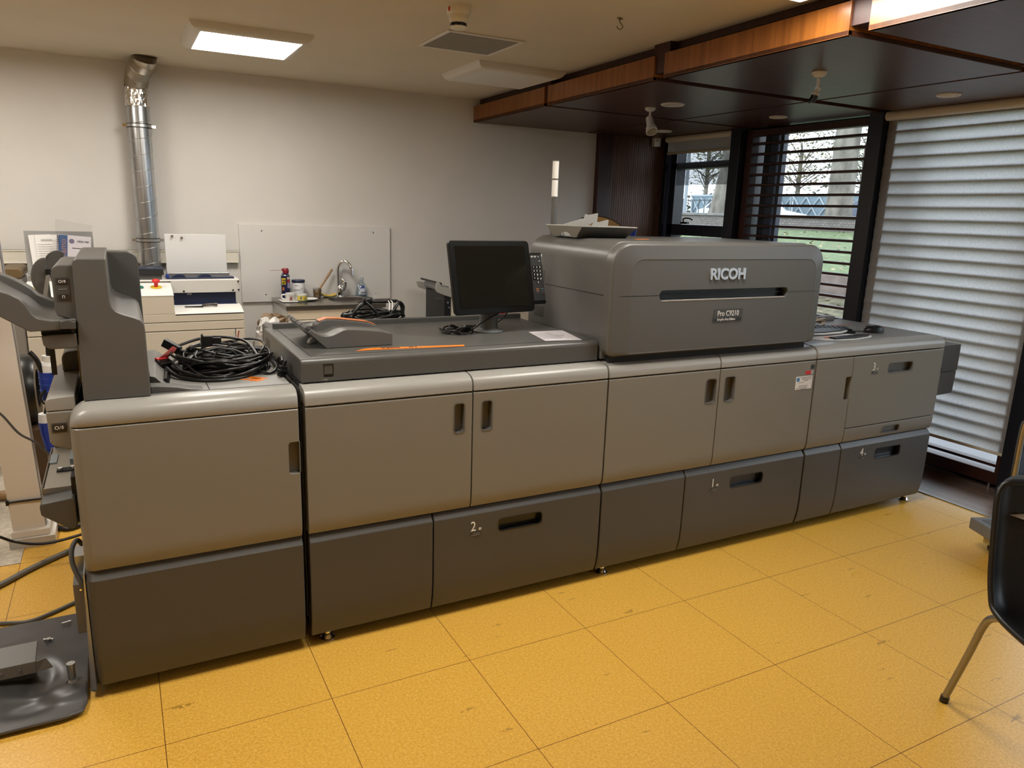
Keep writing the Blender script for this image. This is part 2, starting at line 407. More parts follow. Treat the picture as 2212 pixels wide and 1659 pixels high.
# ------------------------------------------------------------------ timber soffit over the windows
def sx(y): return 2.62 + (y - 1.6) * .0285
EDG = [(5.945, 4.706), (4.656, 3.455), (3.362, 2.180), (2.086, .93), (.85, -.33), (-.41, -1.6)]
n = 5
for (y1, y0) in EDG:
    for k, (a0, a1, xb) in enumerate((('edge', 3.862, 0), (3.892, 4.70, 1))):
        b_ = B(); ylo, yhi = y0, y1
        if k == 0:
            b_.prism([(sx(ylo), ylo), (a1, ylo), (a1, yhi), (sx(yhi), yhi)], 'z', 2.31, 2.33)
        else:
            b_.box(a0, a1, ylo, yhi, 2.31, 2.33)
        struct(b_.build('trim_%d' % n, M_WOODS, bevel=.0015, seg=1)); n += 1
    # fascia board of this box, with the returns at its ends
    f = B().prism([(sx(ylo), ylo), (sx(ylo) + .02, ylo), (sx(yhi) + .02, yhi), (sx(yhi), yhi)], 'z', 2.31, 2.437)
    f.box(sx(ylo) + .02, 4.70, ylo, ylo + .02, 2.33, 2.437).box(sx(yhi) + .02, 4.70, yhi - .02, yhi, 2.33, 2.437)
    struct(f.build('trim_%d' % n, M_WOODF, smooth=0)); n += 1
q = B()
for (y1, y0), (z1, z0) in zip(EDG, EDG[1:]):
    q.box(sx(y0) + .012, 4.7, z1 - .02, y0 + .02, 2.345, CZ)
q.box(3.85, 3.905, YF, WY, 2.335, CZ)
q.prism([(sx(YF) + .06, YF), (4.75, YF), (4.75, WY), (sx(WY) + .06, WY)], 'z', 2.46, CZ)
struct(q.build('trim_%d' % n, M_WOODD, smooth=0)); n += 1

# ------------------------------------------------------------------ window wall
MUL = [4.79, 3.49, 2.265, 1.02, -.23, -1.48, -2.73]
for i, y in enumerate(MUL):
    q = B().box(4.60, 4.90, y - .055, y + .055, 0, CZ)
    struct(q.build('trim_%d' % n, M_ALU, bevel=.004)); n += 1
struct(B().box(4.66, 4.90, YF, WY, 2.36, CZ).build('trim_%d' % n, M_ALU, smooth=0)); n += 1
struct(B().box(4.74, 4.92, YF, WY, -.05, .05).build('trim_%d' % n, M_ALU, smooth=0)); n += 1
def window(i, y0, y1, rails, stiles, casement=None):
    q = B()
    def ring(a0, a1, z0, z1, wd, x0, x1):
        q.box(x0, x1, a0, a0 + wd, z0, z1).box(x0, x1, a1 - wd, a1, z0, z1).box(x0, x1, a0 + wd, a1 - wd, z0, z0 + wd).box(x0, x1, a0 + wd, a1 - wd, z1 - wd, z1)
    ring(y0, y1, .05, 2.36, .05, 4.76, 4.86)
    for z, h in rails: q.box(4.74, 4.86, y0 + .05, y1 - .05, z - h / 2, z + h / 2)
    for y, h in stiles: q.box(4.74, 4.86, y - h / 2, y + h / 2, .1, 2.31)
    o = struct(q.build('window_%d' % i, M_ALU, bevel=.003, seg=1))
    B().box(4.805, 4.811, y0 + .03, y1 - .03, .08, 2.33).build('window_pane', M_GLASS, o, smooth=0)
    return o
w1 = window(1, 4.845, 5.90, [(2.055, .055), (1.47, .10), (.55, .06)], [(5.73, .10), (5.80, .03)])
q = B().box(4.725, 4.765, 5.75, 5.79, .1, 2.31); q.build('casement_stile', M_ALUB, w1, bevel=.003)
q = B().box(4.715, 4.745, 5.44, 5.53, 1.525, 1.545).tube([(4.72, 5.49, 1.54), (4.70, 5.47, 1.572), (4.70, 5.40, 1.578), (4.702, 5.35, 1.565)], .007, 8)
q.build('window_handle', M_BLK, w1)
w2 = window(2, 3.545, 4.735, [], [(4.565, .06)])
B().box(4.735, 4.79, 4.455, 4.525, .1, 2.31).box(4.74, 4.79, 4.40, 4.435, .1, 2.31).build('casement_stile', M_ALUB, w2, bevel=.003)
window(3, 2.32, 3.435, [], [(3.2, .06)])
for i in range(4, 8): window(i, MUL[i - 1] + .055, MUL[i - 2] - .055, [], [])
# lath screens: mahogany louvres in a frame standing before the glass
def lath_screen(y0, y1, zt, nm, label, foot=True):
    t = thing('louvre_screen', (4.69, (y0 + y1) / 2, 0), label, 'louvre screen')
    fr = B().box(4.663, 4.735, y0, y0 + .05, .04, zt).box(4.663, 4.735, y1 - .065, y1, .04, zt).box(4.663, 4.735, y0 + .05, y1 - .065, zt - .05, zt).box(4.663, 4.735, y0 + .05, y1 - .065, .04, .115)
    fr.build('frame', M_LOUV, t, bevel=.002, seg=1)
    z = zt - .109
    while z > .13:
        B().box(4.665, 4.725, y0 + .05, y1 - .065, z - .009, z + .009).build('slat', M_LOUV, t, bevel=.002, seg=1); z -= .0812
    if foot:
        for y in (y0 + .08, y1 - .08): B().cyl((4.69, y, 0), (4.69, y, .04), .008).build('foot', M_STEEL, t)
    return t
lath_screen(3.545, 4.725, 2.295, 'a', 'dark red-brown wooden louvre screen, uncovered, outdoors showing between its slats')
lath_screen(2.325, 3.43, 2.295, 'b', 'wooden louvre screen hidden behind the long white fabric blind')
# roller blinds
M_ROLL = mat('cream_roller_fabric', (.62, .56, .46, 1), .7)
M_SHEER = fabric('white_sheer_fabric', (.90, .91, .91, 1), .72, .0, .12)
t = thing('roller_blind', (4.63, 2.87, 0), 'long white fabric roller blind lowered over slats, beside the chair', 'blind', 'roller blinds')
B().cyl((4.628, 2.30, 2.285), (4.628, 3.425, 2.285), .03, n=20).build('roller', M_ROLL, t)
def sheer(u, v):
    z = .245 + (2.272 - .245) * v; ph = ((2.295 - .109 - z) / .0812)
    d = abs(ph - round(ph)) * 2
    return (4.651 + .006 * (1 - (1 - d) ** 3) + .001 * math.sin(9 * u + z * 3), 2.335 + 1.096 * u, z)
B().grid(sheer, 12, 200).build('fabric', M_SHEER, t)
B().box(4.636, 4.652, 2.335, 3.431, .232, .25).build('bottom_bar', M_ROLL, t, bevel=.004)
t = thing('roller_blind', (4.63, 5.28, 2.2), 'short cream roller blind rolled up over the window beside the wooden panel', 'blind', 'roller blinds')
B().cyl((4.635, 4.85, 2.285), (4.635, 5.71, 2.285), .026, n=20).build('roller', M_ROLL, t)
B().box(4.632, 4.634, 4.865, 5.69, 2.17, 2.285).build('fabric', fabric('grey_blind_fabric', (.52, .53, .52, 1), .4), t, smooth=0)
B().box(4.624, 4.642, 4.865, 5.69, 2.150, 2.172).build('bottom_bar', mat('blind_bar_tan', (.36, .31, .22, 1), .5), t, bevel=.004)
B().box(4.61, 4.66, 4.845, 4.862, 2.25, 2.32).build('bracket', M_BLK, t, bevel=.006)
o = B().box(4.700, 4.702, 4.87, 5.62, 1.875, 2.30).build('reflection_sheet', fabric('dark_reflection_tint', (.10, .11, .13, 1), .3, .52), None, smooth=0)  # sheet added to stand in for a dark reflection in the glass
tag(o, 'smoky see-through sheet standing in for a dark reflection in the window below the short blind', 'reflection sheet')

# ------------------------------------------------------------------ ceiling fittings
M_PANEL = emis('lit_diffuser', (1.0, .95, .865, 1), LAMP)
M_PANELOFF = mat('unlit_diffuser', (.80, .78, .74, 1), .35)
def ceiling_light(x0, y0, lit, label):
    X, Y = x0, y0; Wd, Dp = .635, .60
    t = thing('ceiling_light', (X + Wd / 2, Y + Dp / 2, CZ), label, 'ceiling light', 'square ceiling lights')
    q = B(); z1, z0 = CZ, CZ - .048
    prof = [(0, 0), (.004, -.014), (.014, -.03), (.034, -.044), (.056, -.048), (.060, -.044)]
    loops = []
    for d, z in prof:
        loops.append([q.bm.verts.new(p) for p in ((X + d, Y + d * .7, CZ + z), (X + Wd - d, Y + d * .7, CZ + z), (X + Wd - d, Y + Dp - d * .7, CZ + z), (X + d, Y + Dp - d * .7, CZ + z))])
    for a, b2 in zip(loops, loops[1:]):
        for k in range(4): q.bm.faces.new((a[k], a[(k + 1) % 4], b2[(k + 1) % 4], b2[k]))
    q.build('frame', M_FIX, t, smooth=50)
    B().box(X + .058, X + Wd - .058, Y + .04, Y + Dp - .04, CZ - .046, CZ - .04).build('diffuser', M_PANEL if lit else M_PANELOFF, t, smooth=0)
    return t
ceiling_light(.415, 4.38, 1, 'glowing square ceiling light beside the silver duct')
ceiling_light(2.07, 4.42, 0, 'unlit square ceiling light touching the timber soffit, below the air vent')
ceiling_light(1.945, 1.78, 1, 'glowing ceiling light cut off by the top edge of the picture, above the timber soffit')
ceiling_light(.415, 1.78, 1, 'added glowing ceiling light out of view, over the printer aisle')  # lamp added out of view for its light
for Y in (4.38, 1.78): ceiling_light(-1.25, Y, 1, 'added ceiling light, unseen, brightening the left part of the room')  # unseen lamps added to light the room from the left
t = thing('air_vent', (1.835, 4.035, CZ), 'square grey perforated vent in the ceiling', 'vent')
q = B(); a, b_, c_, d_ = 1.605, 2.062, 3.81, 4.26
q.box(a, b_, c_, c_ + .022, CZ - .008, CZ).box(a, b_, d_ - .022, d_, CZ - .008, CZ).box(a, a + .022, c_ + .022, d_ - .022, CZ - .008, CZ).box(b_ - .022, b_, c_ + .022, d_ - .022, CZ - .008, CZ)
q.build('frame', M_FIX, t, bevel=.002, seg=1)
q = B(); NN = 46
for i in range(NN):
    x = a + .024 + (b_ - a - .048) * i / (NN - 1); q.box(x - .0022, x + .0022, c_ + .022, d_ - .022, CZ - .006, CZ - .003)
    y = c_ + .024 + (d_ - c_ - .048) * i / (NN - 1); q.box(a + .022, b_ - .022, y - .0022, y + .0022, CZ - .0058, CZ - .0032)
q.box(a + .02, b_ - .02, c_ + .02, d_ - .02, CZ - .0015, CZ - .0005)
q.build('grille', mat('vent_grey', (.30, .285, .25, 1), .6), t, smooth=0)
t = thing('smoke_detector', (1.475, 3.38, CZ), 'round cream smoke detector on the ceiling in front of the vent', 'smoke detector')
M_DET = mat('cream_plastic', (.74, .70, .60, 1), .4)
B().lathe([(0, 0), (.054, 0), (.055, -.012), (.054, -.034), (.051, -.038), (.0, -.038)], (1.475, 3.38, CZ), 32).build('base', M_DET, t)
B().lathe([(0, -.038), (.046, -.038), (.047, -.05), (.043, -.07), (.040, -.072), (.0, -.072)], (1.475, 3.38, CZ), 32).build('head', M_DET, t)
q = B()
for k in range(8):
    aa = k * PI / 4; Mx = Matrix.Translation((1.475, 3.38, CZ)) @ Matrix.Rotation(aa, 4, 'Z')
    c = B().box(.033, .0365, -.011, .011, -.088, -.072); c.xf(Mx); me_ = bpy.data.meshes.new('x'); c.bm.to_mesh(me_); q.bm.from_mesh(me_); c.bm.free()
q.lathe([(0, -.072), (.03, -.072), (.03, -.086), (0, -.086)], (1.475, 3.38, CZ), 24)
q.build('smoke_inlet', M_BLK, t)
B().lathe([(0, -.086), (.038, -.086), (.037, -.093), (.028, -.098), (0, -.099)], (1.475, 3.38, CZ), 32).build('cap', M_DET, t)
B().box(1.420, 1.4225, 3.36, 3.375, CZ - .028, CZ - .010).build('red_marker', M_RED, t, smooth=0)
o = B().tube([(2.19, 3.115, CZ), (2.19, 3.115, CZ - .02), (2.198, 3.11, CZ - .03), (2.203, 3.108, CZ - .042), (2.192, 3.112, CZ - .052), (2.18, 3.118, CZ - .045), (2.179, 3.118, CZ - .038)], .0028, 8)
o.cyl((2.175, 3.115, CZ - .004), (2.205, 3.115, CZ - .004), .003).cyl((2.19, 3.115, CZ - .012), (2.19, 3.115, CZ - .001), .006)
tag(o.build('ceiling_hook', mat('dull_brass', (.25, .2, .13, 1), .4, .8)), 'small metal hook screwed into the ceiling', 'hook')
SZ = 2.31
def spot(x, y, aim, head, label):
    t = thing('spotlight', (x, y, SZ), label, 'spotlight', 'spotlights on the soffit')
    m = mat('spot_white', (.66, .64, .60, 1), .4)
    B().lathe([(0, 0), (.036, 0), (.036, -.010), (.026, -.02), (.012, -.024), (0, -.024)], (x, y, SZ), 28).build('mount', m, t)
    a = Vector((x, y, SZ - .02)); b1 = a + Vector((-.002, -.004, -.058)); d = Vector(aim).normalized()
    B().cyl(a, b1, .0075).cyl(b1 + Vector((-.009, 0, 0)), b1 + Vector((.009, 0, 0)), .012).build('arm', m, t)
    if head:
        p = b1 + Vector((0, 0, -.004)) - d * .02
        B().cyl(p, p + d * .075, .023, .027, 24).build('lamp_body', m, t)
        B().tube([p + d * .073, p + d * .095, p + d * .125], [.028] * 6 + [.036] * 6 + [.04], 24, smooth=True).build('lamp_shade', m, t)
        B().cyl(p + d * .1255, p + d * .1262, .034, n=24).build('lamp_glass', mat('frosted_lamp', (.30, .28, .22, 1), .25), t)
        u = p + d * .126
        B().tube([u + .037 * (Vector((1, 0, 0)) * math.cos(k * PI / 8) + d.cross(Vector((1, 0, 0))).normalized() * math.sin(k * PI / 8)) for k in range(16)], .003, 6, closed=True).build('rim', m, t)
    else:
        p = b1
        B().cyl(p, p + d * .04, .010, .012).build('socket', mat('socket_cream', (.6, .52, .38, 1), .5), t)
        B().cyl(p + d * .028, p + d * .032, .022).build('ring', m, t)
        B().cyl(p + d * .038, p + d * .066, .019, .012).cyl(p + d * .04 + Vector((-.012, 0, 0)), p + d * .07 + Vector((-.024, 0, 0)), .009).build('terminal', M_BLK, t)
spot(3.315, 4.292, (-.25, -.62, -.75), True, 'white spotlight with its lamp head, aimed down from the soffit')
spot(3.165, 2.76, (-.30, .10, -.95), False, 'bare spotlight socket without a lamp head under the soffit')
q = B()
rr_ = random.Random(3)
def downlight(x, y, r, kind, label):
    t = thing('downlight', (x, y, SZ), label, 'downlight', 'round downlights in the soffit')
    B().lathe([(r * .80, .001), (r * .80, -.006), (r * .9, -.010), (r, -.006), (r, .0), (r * .80, .001)], (x, y, SZ), 40).build('rim', M_FIX, t)
    B().lathe([(0, -.002), (r * .82, -.002), (r * .82, -.0008), (0, -.0008)], (x, y, SZ), 40).build('lens', mat('downlight_lens', (.42, .44, .43, 1), .3) if kind == 0 else M_FIX, t)
    if kind:
        B().lathe([(r * .28, -.002), (r * .30, -.010), (r * .48, -.010), (r * .5, -.002)], (x, y, SZ), 32).build('inner_ring', M_FIX, t)
downlight(3.317, 4.06, .078, 0, 'large round downlight with a grey lens, next to the white spotlight')
downlight(4.272, 4.045, .062, 1, 'round white downlight above the louvre screen')
downlight(4.272, 5.32, .072, 1, 'round white downlight in the corner above the wooden panel')
downlight(4.238, 2.771, .064, 1, 'round white ringed downlight above the long fabric blind')
t = thing('motion_sensor', (4.635, WY - .075, 2.3), 'small cream motion sensor high on the wooden panel', 'sensor')
B().box(4.60, 4.675, WY - .095, WY - .05, 2.235, 2.345).build('case', M_DET, t, bevel=.008)
B().lathe([(0, 0), (.03, 0), (.026, .016), (.012, .024), (0, .025)], (0, 0, 0), 20).xf(Matrix.Translation((4.638, WY - .094, 2.305)) @ Matrix.Rotation(PI / 2, 4, 'X')).build('lens', mat('sensor_lens', (.55, .5, .4, 1), .3), t)

# ================================================================== THE LONG PRINTER (four cabinets)
FY = 2.435
CAPP = [(FY + .002, .921), (FY, .925), (FY + .001, .945), (FY + .004, .957), (FY + .012, .969), (FY + .027, .978), (FY + .05, .983), (FY + .09, .985), (FY + .09, .93), (FY + .03, .921)]
DOORP = [(FY + .011, .4525), (FY + .004, .470), (FY + .001, .49), (FY, .515), (FY, .914), (FY + .003, .917), (FY + .055, .917), (FY + .055, .4525)]
DRAWP = [(FY + .021, .045), (FY + .011, .075), (FY + .004, .115), (FY + .001, .16), (FY, .21), (FY, .421), (FY + .022, .4475), (FY + .055, .4475), (FY + .055, .045)]
def pocket(x0, x1, z0, z1, r, depth=.03):
    return B().prism(rrect(x0, x1, z0, z1, r), 'y', FY - .05, FY + depth)
def cup(x0, x1, z0, z1, r, name, m, parent, depth=.029):
    """dark liner at the back of a grip recess with a thin lip around its mouth"""
    q = B().prism(rrect(x0 + .002, x1 - .002, z0 + .002, z1 - .002, r), 'y', FY + depth - .004, FY + depth + .003)
    A = rrect(x0 - .0035, x1 + .0035, z0 - .0035, z1 + .0035, r + .003); I = rrect(x0 + .0005, x1 - .0005, z0 + .0005, z1 - .0005, r)
    va = [q.bm.verts.new((p[0], FY - .0012, p[1])) for p in A]; vi = [q.bm.verts.new((p[0], FY - .0012, p[1])) for p in I]; vd = [q.bm.verts.new((p[0], FY + depth - .004, p[1])) for p in I]; vb = [q.bm.verts.new((p[0], FY + .001, p[1])) for p in A]
    k = len(A)
    for i in range(k):
        j = (i + 1) % k
        q.bm.faces.new((va[i], va[j], vi[j], vi[i])); q.bm.faces.new((vi[i], vi[j], vd[j], vd[i])); q.bm.faces.new((vb[i], vb[j], va[j], va[i]))
    return q.build(name, m, parent)
def slab(P, x0, x1, name, m, t, bevel=.0035, cuts=None):
    return B().prism(P, 'x', x0, x1).build(name, m, t, bevel=bevel if P is not DRAWP else .003, cut=cuts, seg=2 if P is not DRAWP else 1, smooth=40 if P is not DRAWP else 24)
def foot(x, t, y=2.497):
    B().lathe([(0, 0), (.026, 0), (.027, .004), (.022, .007), (.017, .02), (.013, .022), (.012, .06), (0, .06)], (x, y, 0), 24).build('foot', M_CHROME, t)
def digit(x, z, ch, t, h=.042):
    text('tray_number', ch, h * 1.38, M_PRINT, t, face_front(x, FY - .001, z), sx=.86)
    B().box(x + .036, x + .048, FY - .0012, FY, z, z + .010).build('size_mark', mat('print_grey', (.5, .5, .48, 1), .5), t, smooth=0)
    q = B().box(x - .002, x + .045, FY - .0015, FY, z - .021, z - .008); q.build('size_plate', mat('plate_dark', (.03, .03, .03, 1), .4), t, smooth=0)
    B().box(x + .001, x + .042, FY - .0022, FY - .001, z - .0195, z - .0175).box(x + .012, x + .042, FY - .0022, FY - .001, z - .0125, z - .0105).build('size_lines', mat('print_grey2', (.22, .22, .21, 1), .5), t, smooth=0)
M_CUP = mat('grip_recess_grey', (.12, .115, .105, 1), .35)
M_CUPD = mat('grip_recess_black', (.012, .012, .012, 1), .25)
BACK = 3.17
def carcass(t, x0, x1, top=.978):
    B().box(x0 + .004, x1 - .004, FY + .05, BACK, .06, top).build('body', M_GAP, t, smooth=0)
    B().box(x0 + .001, x1 - .001, FY + .07, BACK + .005, .10, top - .01).build('side_panels', M_MG, t, smooth=0)

# ---- cabinet 1: finisher ----------------------------------------------------------
t1 = thing('finisher_cabinet', (.165, 2.8, 0), 'leftmost printer cabinet with stacker tower and grey output trays', 'printer')
carcass(t1, -.165, .497, .925)
B().box(-.112, .49, FY + .085, BACK, .91, .984).build('tower_base', M_LG, t1, bevel=.004)
def vround(poly, x0, x1, r=.028):     # front panel with a rounded upright left edge
    q = B(); yb = max(p[0] for p in poly); steps = [(0, r)] + [(r * (1 - math.cos(a)), r * (1 - math.sin(a))) for a in [PI / 12 * k for k in range(1, 7)]]
    sec = [(x0 + dx, dy) for dx, dy in steps] + [(x1 - .003, 0), (x1, .003)]
    loops = []
    for x, dy in sec: loops.append([q.bm.verts.new((x, min(y + dy, yb) if y < yb else y, z)) for y, z in poly])
    k = len(poly)
    for a, b2 in zip(loops, loops[1:]):
        for i in range(k): q.bm.faces.new((a[i], a[(i + 1) % k], b2[(i + 1) % k], b2[i]))
    q.bm.faces.new(loops[0][::-1]); q.bm.faces.new(loops[-1]); bmesh.ops.remove_doubles(q.bm, verts=q.bm.verts, dist=1e-5)
    return q
vround(DRAWP, -.170, .495).build('lower_panel', M_DG, t1, smooth=24)
d1 = vround(DOORP, -.168, .495).build('door', M_LG, t1, cut=[B().prism(rrect(.458, .53, .688, .803, .010), 'y', FY - .05, FY + .03)], smooth=24)
B().prism(rrect(.459, .497, .689, .802, .009), 'y', FY + .024, FY + .034).box(.494, .498, FY + .004, FY + .03, .69, .80).build('handle', M_CUP, d1)
# cap: round in both directions at its left end
q = B(); ang = [PI / 2 * k / 8 for k in range(9)]
loops = []
for a in ang:
    dx = .058 * (1 - math.cos(a)); f_ = 1 - math.sin(a)
    loops.append([q.bm.verts.new((-.168 + dx, y + .022 * f_ * (1 - .6 * min(1, dx / .02)), z - max(0, (z - .925) / .06) * .056 * f_)) for (y, z) in CAPP])
loops.append([q.bm.verts.new((.492, y, z)) for y, z in CAPP]); loops.append([q.bm.verts.new((.495, y + .003, min(z, .982))) for y, z in CAPP])
k = len(CAPP)
for a, b2 in zip(loops, loops[1:]):
    for i in range(k): q.bm.faces.new((a[i], a[(i + 1) % k], b2[(i + 1) % k], b2[i]))
q.bm.faces.new(loops[0][::-1]); q.bm.faces.new(loops[-1])
q.build('cap', M_CAP, t1, smooth=60)
B().box(-.150, .493, FY + .012, FY + .06, .9155, .9225).build('cap_gap', M_GAP, t1, smooth=0)
tp = B().box(.058, .49, FY + .092, BACK, .955, .985).build('top_plate', M_TOP, t1, bevel=.003)
B().box(.2295, .2325, FY + .095, BACK - .01, .9848, .9856).build('seam', M_GAP, tp, smooth=0)
B().box(.06, .49, FY + .086, FY + .093, .978, .9856).build('front_seam', mat('seam_grey', (.09, .09, .085, 1), .6), tp, smooth=0)
# moulded ramp beside the tower with a black slot
B().prism([(.058, .985), (.215, .985), (.175, .990), (.135, 1.000), (.085, 1.006), (.058, 1.007)], 'y', FY + .10, FY + .16).build('ramp', M_MG, t1, bevel=.003)
B().hexa([(.06, 2.64, .985), (.11, 2.60, .985), (.14, 3.12, .985), (.06, 3.12, .985), (.06, 2.64, 1.02), (.075, 2.62, 1.02), (.10, 3.12, 1.02), (.06, 3.12, 1.02)]).build('slope', M_TOP, t1, bevel=.003)
B().hexa([(.112, 2.66, .985), (.120, 2.66, .985), (.148, 3.02, .985), (.138, 3.02, .985), (.104, 2.66, 1.004), (.112, 2.66, 1.004), (.140, 3.02, 1.006), (.130, 3.02, 1.006)]).build('slot', M_BLK, t1, smooth=0)
# tower
TW = [(-.127, .985), (.057, .985), (.056, 1.19), (.0545, 1.212), (.046, 1.226), (.03, 1.234), (.0, 1.245), (-.018, 1.254), (-.028, 1.267), (-.032, 1.285), (-.034, 1.412), (-.108, 1.412), (-.1165, 1.408), (-.121, 1.396)]
B().prism(TW, 'y', 2.502, 3.10).build('tower', M_MG, t1, bevel=.004)
B().prism([(-.04, 1.1), (.066, 1.1), (.064, 1.355), (.060, 1.378), (.047, 1.392), (.03, 1.398), (-.04, 1.398)], 'y', 3.07, 3.15).build('tower_back', M_DG, t1, bevel=.004)
B().prism([(-.020, 1.2515), (.045, 1.2245), (.045, 1.2255), (-.020, 1.2525)], 'y', 2.56, 3.05).build('tower_shelf', M_DECK, t1)
bx = B().prism([(-.176, 1.262), (-.172, 1.245), (-.124, 1.229), (-.119, 1.235), (-.118, 1.393), (-.155, 1.3935), (-.166, 1.391), (-.174, 1.383), (-.1765, 1.370)], 'y', 2.515, 2.88).build('button_box', M_MG, t1, bevel=.004)
def buttons(pts, z0, z1, x0, x1, y, parent, sym):
    B().prism(rrect(x0, x1, z0, z1, .003), 'y', y - .0012, y + .004).build('button_frame', M_DG, parent)
    for za, zb, s in sym:
        B().prism(rrect(x0 + .004, x1 - .004, za, zb, .002), 'y', y - .0028, y).build('button', mat('button_brown', (.03, .024, .018, 1), .35), parent)
        text('symbol', s, (zb - za) * .75, M_PRINT, parent, face_front((x0 + x1) / 2, y - .0032, za + (zb - za) * .25), align='CENTER', ext=.0002)
buttons(None, 1.288, 1.358, -.168, -.133, 2.515, bx, [(1.338, 1.354, 'O/◊'), (1.293, 1.308, 'Π')])
B().box(-.161, -.140, 2.5128, 2.515, 1.3225, 1.3235).build('button_line', mat('print_grey', (.5, .5, .48, 1), .5), bx, smooth=0)
# output tray reaching out to the left
TR = [(-.125, 1.226), (-.165, 1.222), (-.168, 1.206), (-.243, 1.204), (-.309, 1.250), (-.50, 1.385), (-.50, 1.46), (-.302, 1.322), (-.282, 1.314), (-.259, 1.300), (-.244, 1.280), (-.232, 1.254), (-.218, 1.241), (-.187, 1.234), (-.125, 1.237)]
tr = B().prism(TR, 'y', 2.495, 2.53).build('output_tray', M_MG, t1, bevel=.003)
TR2 = [(-.125, 1.210), (-.168, 1.206), (-.243, 1.204), (-.309, 1.250), (-.50, 1.385), (-.50, 1.425), (-.315, 1.300), (-.27, 1.270), (-.235, 1.235), (-.20, 1.226), (-.125, 1.226)]
B().prism(TR2, 'y', 2.53, 2.87).build('tray_bed', M_MG, tr, bevel=.003)
TR3 = [(-.125, 1.21), (-.243, 1.204), (-.309, 1.250), (-.50, 1.385), (-.50, 1.455), (-.345, 1.340), (-.318, 1.327), (-.288, 1.310), (-.262, 1.290), (-.245, 1.268), (-.21, 1.25), (-.125, 1.245)]
B().prism(TR3, 'y', 2.87, 2.93).build('tray_rim', M_MG, tr, bevel=.004)
B().prism([(-.168, 1.21), (-.126, 1.209), (-.126, 1.229), (-.145, 1.236), (-.165, 1.232)], 'y', 2.485, 2.50).build('tray_hinge', M_DG, tr, bevel=.002)
B().box(-.218, -.128, 2.53, 2.85, 1.188, 1.206).box(-.14, -.13, 2.50, 2.53, 1.196, 1.210).build('tray_bracket', M_BLK, tr, smooth=0)
B().prism([(-.217, 1.190), (-.128, 1.194), (-.126, 1.155), (-.128, 1.148), (-.199, 1.148), (-.214, 1.160)], 'y', 2.505, 2.80).build('lower_tray', M_MG, t1, bevel=.004)
B().box(-.205, -.192, 2.56, 2.58, 1.06, 1.15).build('tray_leg', M_BLK, t1, smooth=0)
# paddles of the tray, standing up like two half discs
for cx, cz, cy, rx, rz, a0, a1, m_ in ((-.252, 1.278, 3.38, .052, .078, 86, 278, M_MG), (-.214, 1.322, 3.46, .048, .056, 60, 275, M_DG)):
    P = [(cx + rx * math.cos(math.radians(a0 + (a1 - a0) * k / 18)), cz + rz * math.sin(math.radians(a0 + (a1 - a0) * k / 18))) for k in range(19)]
    g_ = B().prism(P, 'y', cy, cy + .022).build('paper_guide', m_, t1, bevel=.004)
    P2_ = [(cx + .82 * rx * math.cos(math.radians(a0 + 8 + (a1 - a0 - 16) * k / 18)), cz + .85 * rz * math.sin(math.radians(a0 + 8 + (a1 - a0 - 16) * k / 18))) for k in range(19)]
    B().prism(P2_, 'y', cy - .002, cy + .004).build('guide_inset', mat('guide_inset_grey', (.08, .075, .068, 1), .5), g_, bevel=.001)
B().box(-.252, -.228, 3.36, 3.40, 1.292, 1.312).build('guide_hinge', M_BLK, t1, smooth=0)
B().prism([(-.250, 1.292), (-.238, 1.292), (-.256, 1.20), (-.270, 1.20)], 'y', 3.33, 3.35).build('guide_arm', M_LG, t1)
B().prism([(-.240, 1.292), (-.228, 1.285), (-.20, 1.215), (-.17, 1.17), (-.18, 1.155), (-.225, 1.20)], 'y', 3.36, 3.38).build('guide_arm', M_DG, t1)
B().cyl((-.285, 3.39, 1.21), (-.17, 3.39, 1.15), .014).build('guide_rod', M_MG, t1)
# middle box with one button, tray of bare metal and the trapezoid box under it
mb = B().prism([(-.228, .958), (-.228, .985), (-.225, .994), (-.216, .999), (-.150, 1.003), (-.150, .958)], 'y', 2.515, 3.05).build('exit_box_lid', M_CAP, t1, bevel=.004)
m2 = B().prism([(-.2285, .9565), (-.150, .9565), (-.150, .826), (-.178, .835), (-.218, .850), (-.2265, .862)], 'y', 2.512, 3.05).build('exit_box', M_LG, t1, bevel=.004)
B().prism([(-.20, 1.0), (-.12, 1.0), (-.12, 1.075), (-.188, 1.068), (-.20, 1.05)], 'y', 2.90, 3.05).build('exit_box_back', M_MG, t1, bevel=.006)
buttons(None, .893, .922, -.218, -.178, 2.512, m2, [(.897, .918, 'O/◊')])
for i, (yy, zz) in enumerate(((2.60, .0), (2.68, 0))):
    B().box(-.128 - .012 * i, -.124 - .012 * i, 2.62 + .08 * i, 2.63 + .08 * i, 1.0, 1.155).build('brass_strip', mat('brass_edge', (.45, .33, .14, 1), .4, .3), t1, smooth=0)
lb = B().prism([(-.268, .680), (-.263, .689), (-.18, .697), (-.174, .690), (-.174, .608), (-.182, .597), (-.198, .598), (-.266, .652)], 'y', 2.462, 2.545).build('booklet_box', M_DG, t1, bevel=.004)
bt = B().box(-.262, -.182, 2.548, 3.0, .695, .705).box(-.266, -.262, 2.55, 2.98, .685, .712).box(-.262, -.186, 2.547, 2.553, .688, .708).build('booklet_tray', mat('beige_sheet_metal', (.36, .33, .27, 1), .35, .5), t1, bevel=.002)
B().box(-.235, -.182, 2.70, 2.735, .705, .709).build('tray_slot', M_GAP, bt, smooth=0)
B().box(-.262, -.24, 2.80, 2.90, .705, .709).box(-.20, -.18, 2.78, 2.96, .705, .722).build('tray_stop', mat('blue_grey_metal', (.32, .38, .42, 1), .35, .4), bt, smooth=0)
B().cyl((-.225, 2.715, .708), (-.225, 2.715, .716), .007).cyl((-.188, 2.715, .708), (-.188, 2.715, .718), .008).build('tray_screw', M_CHROME, bt)
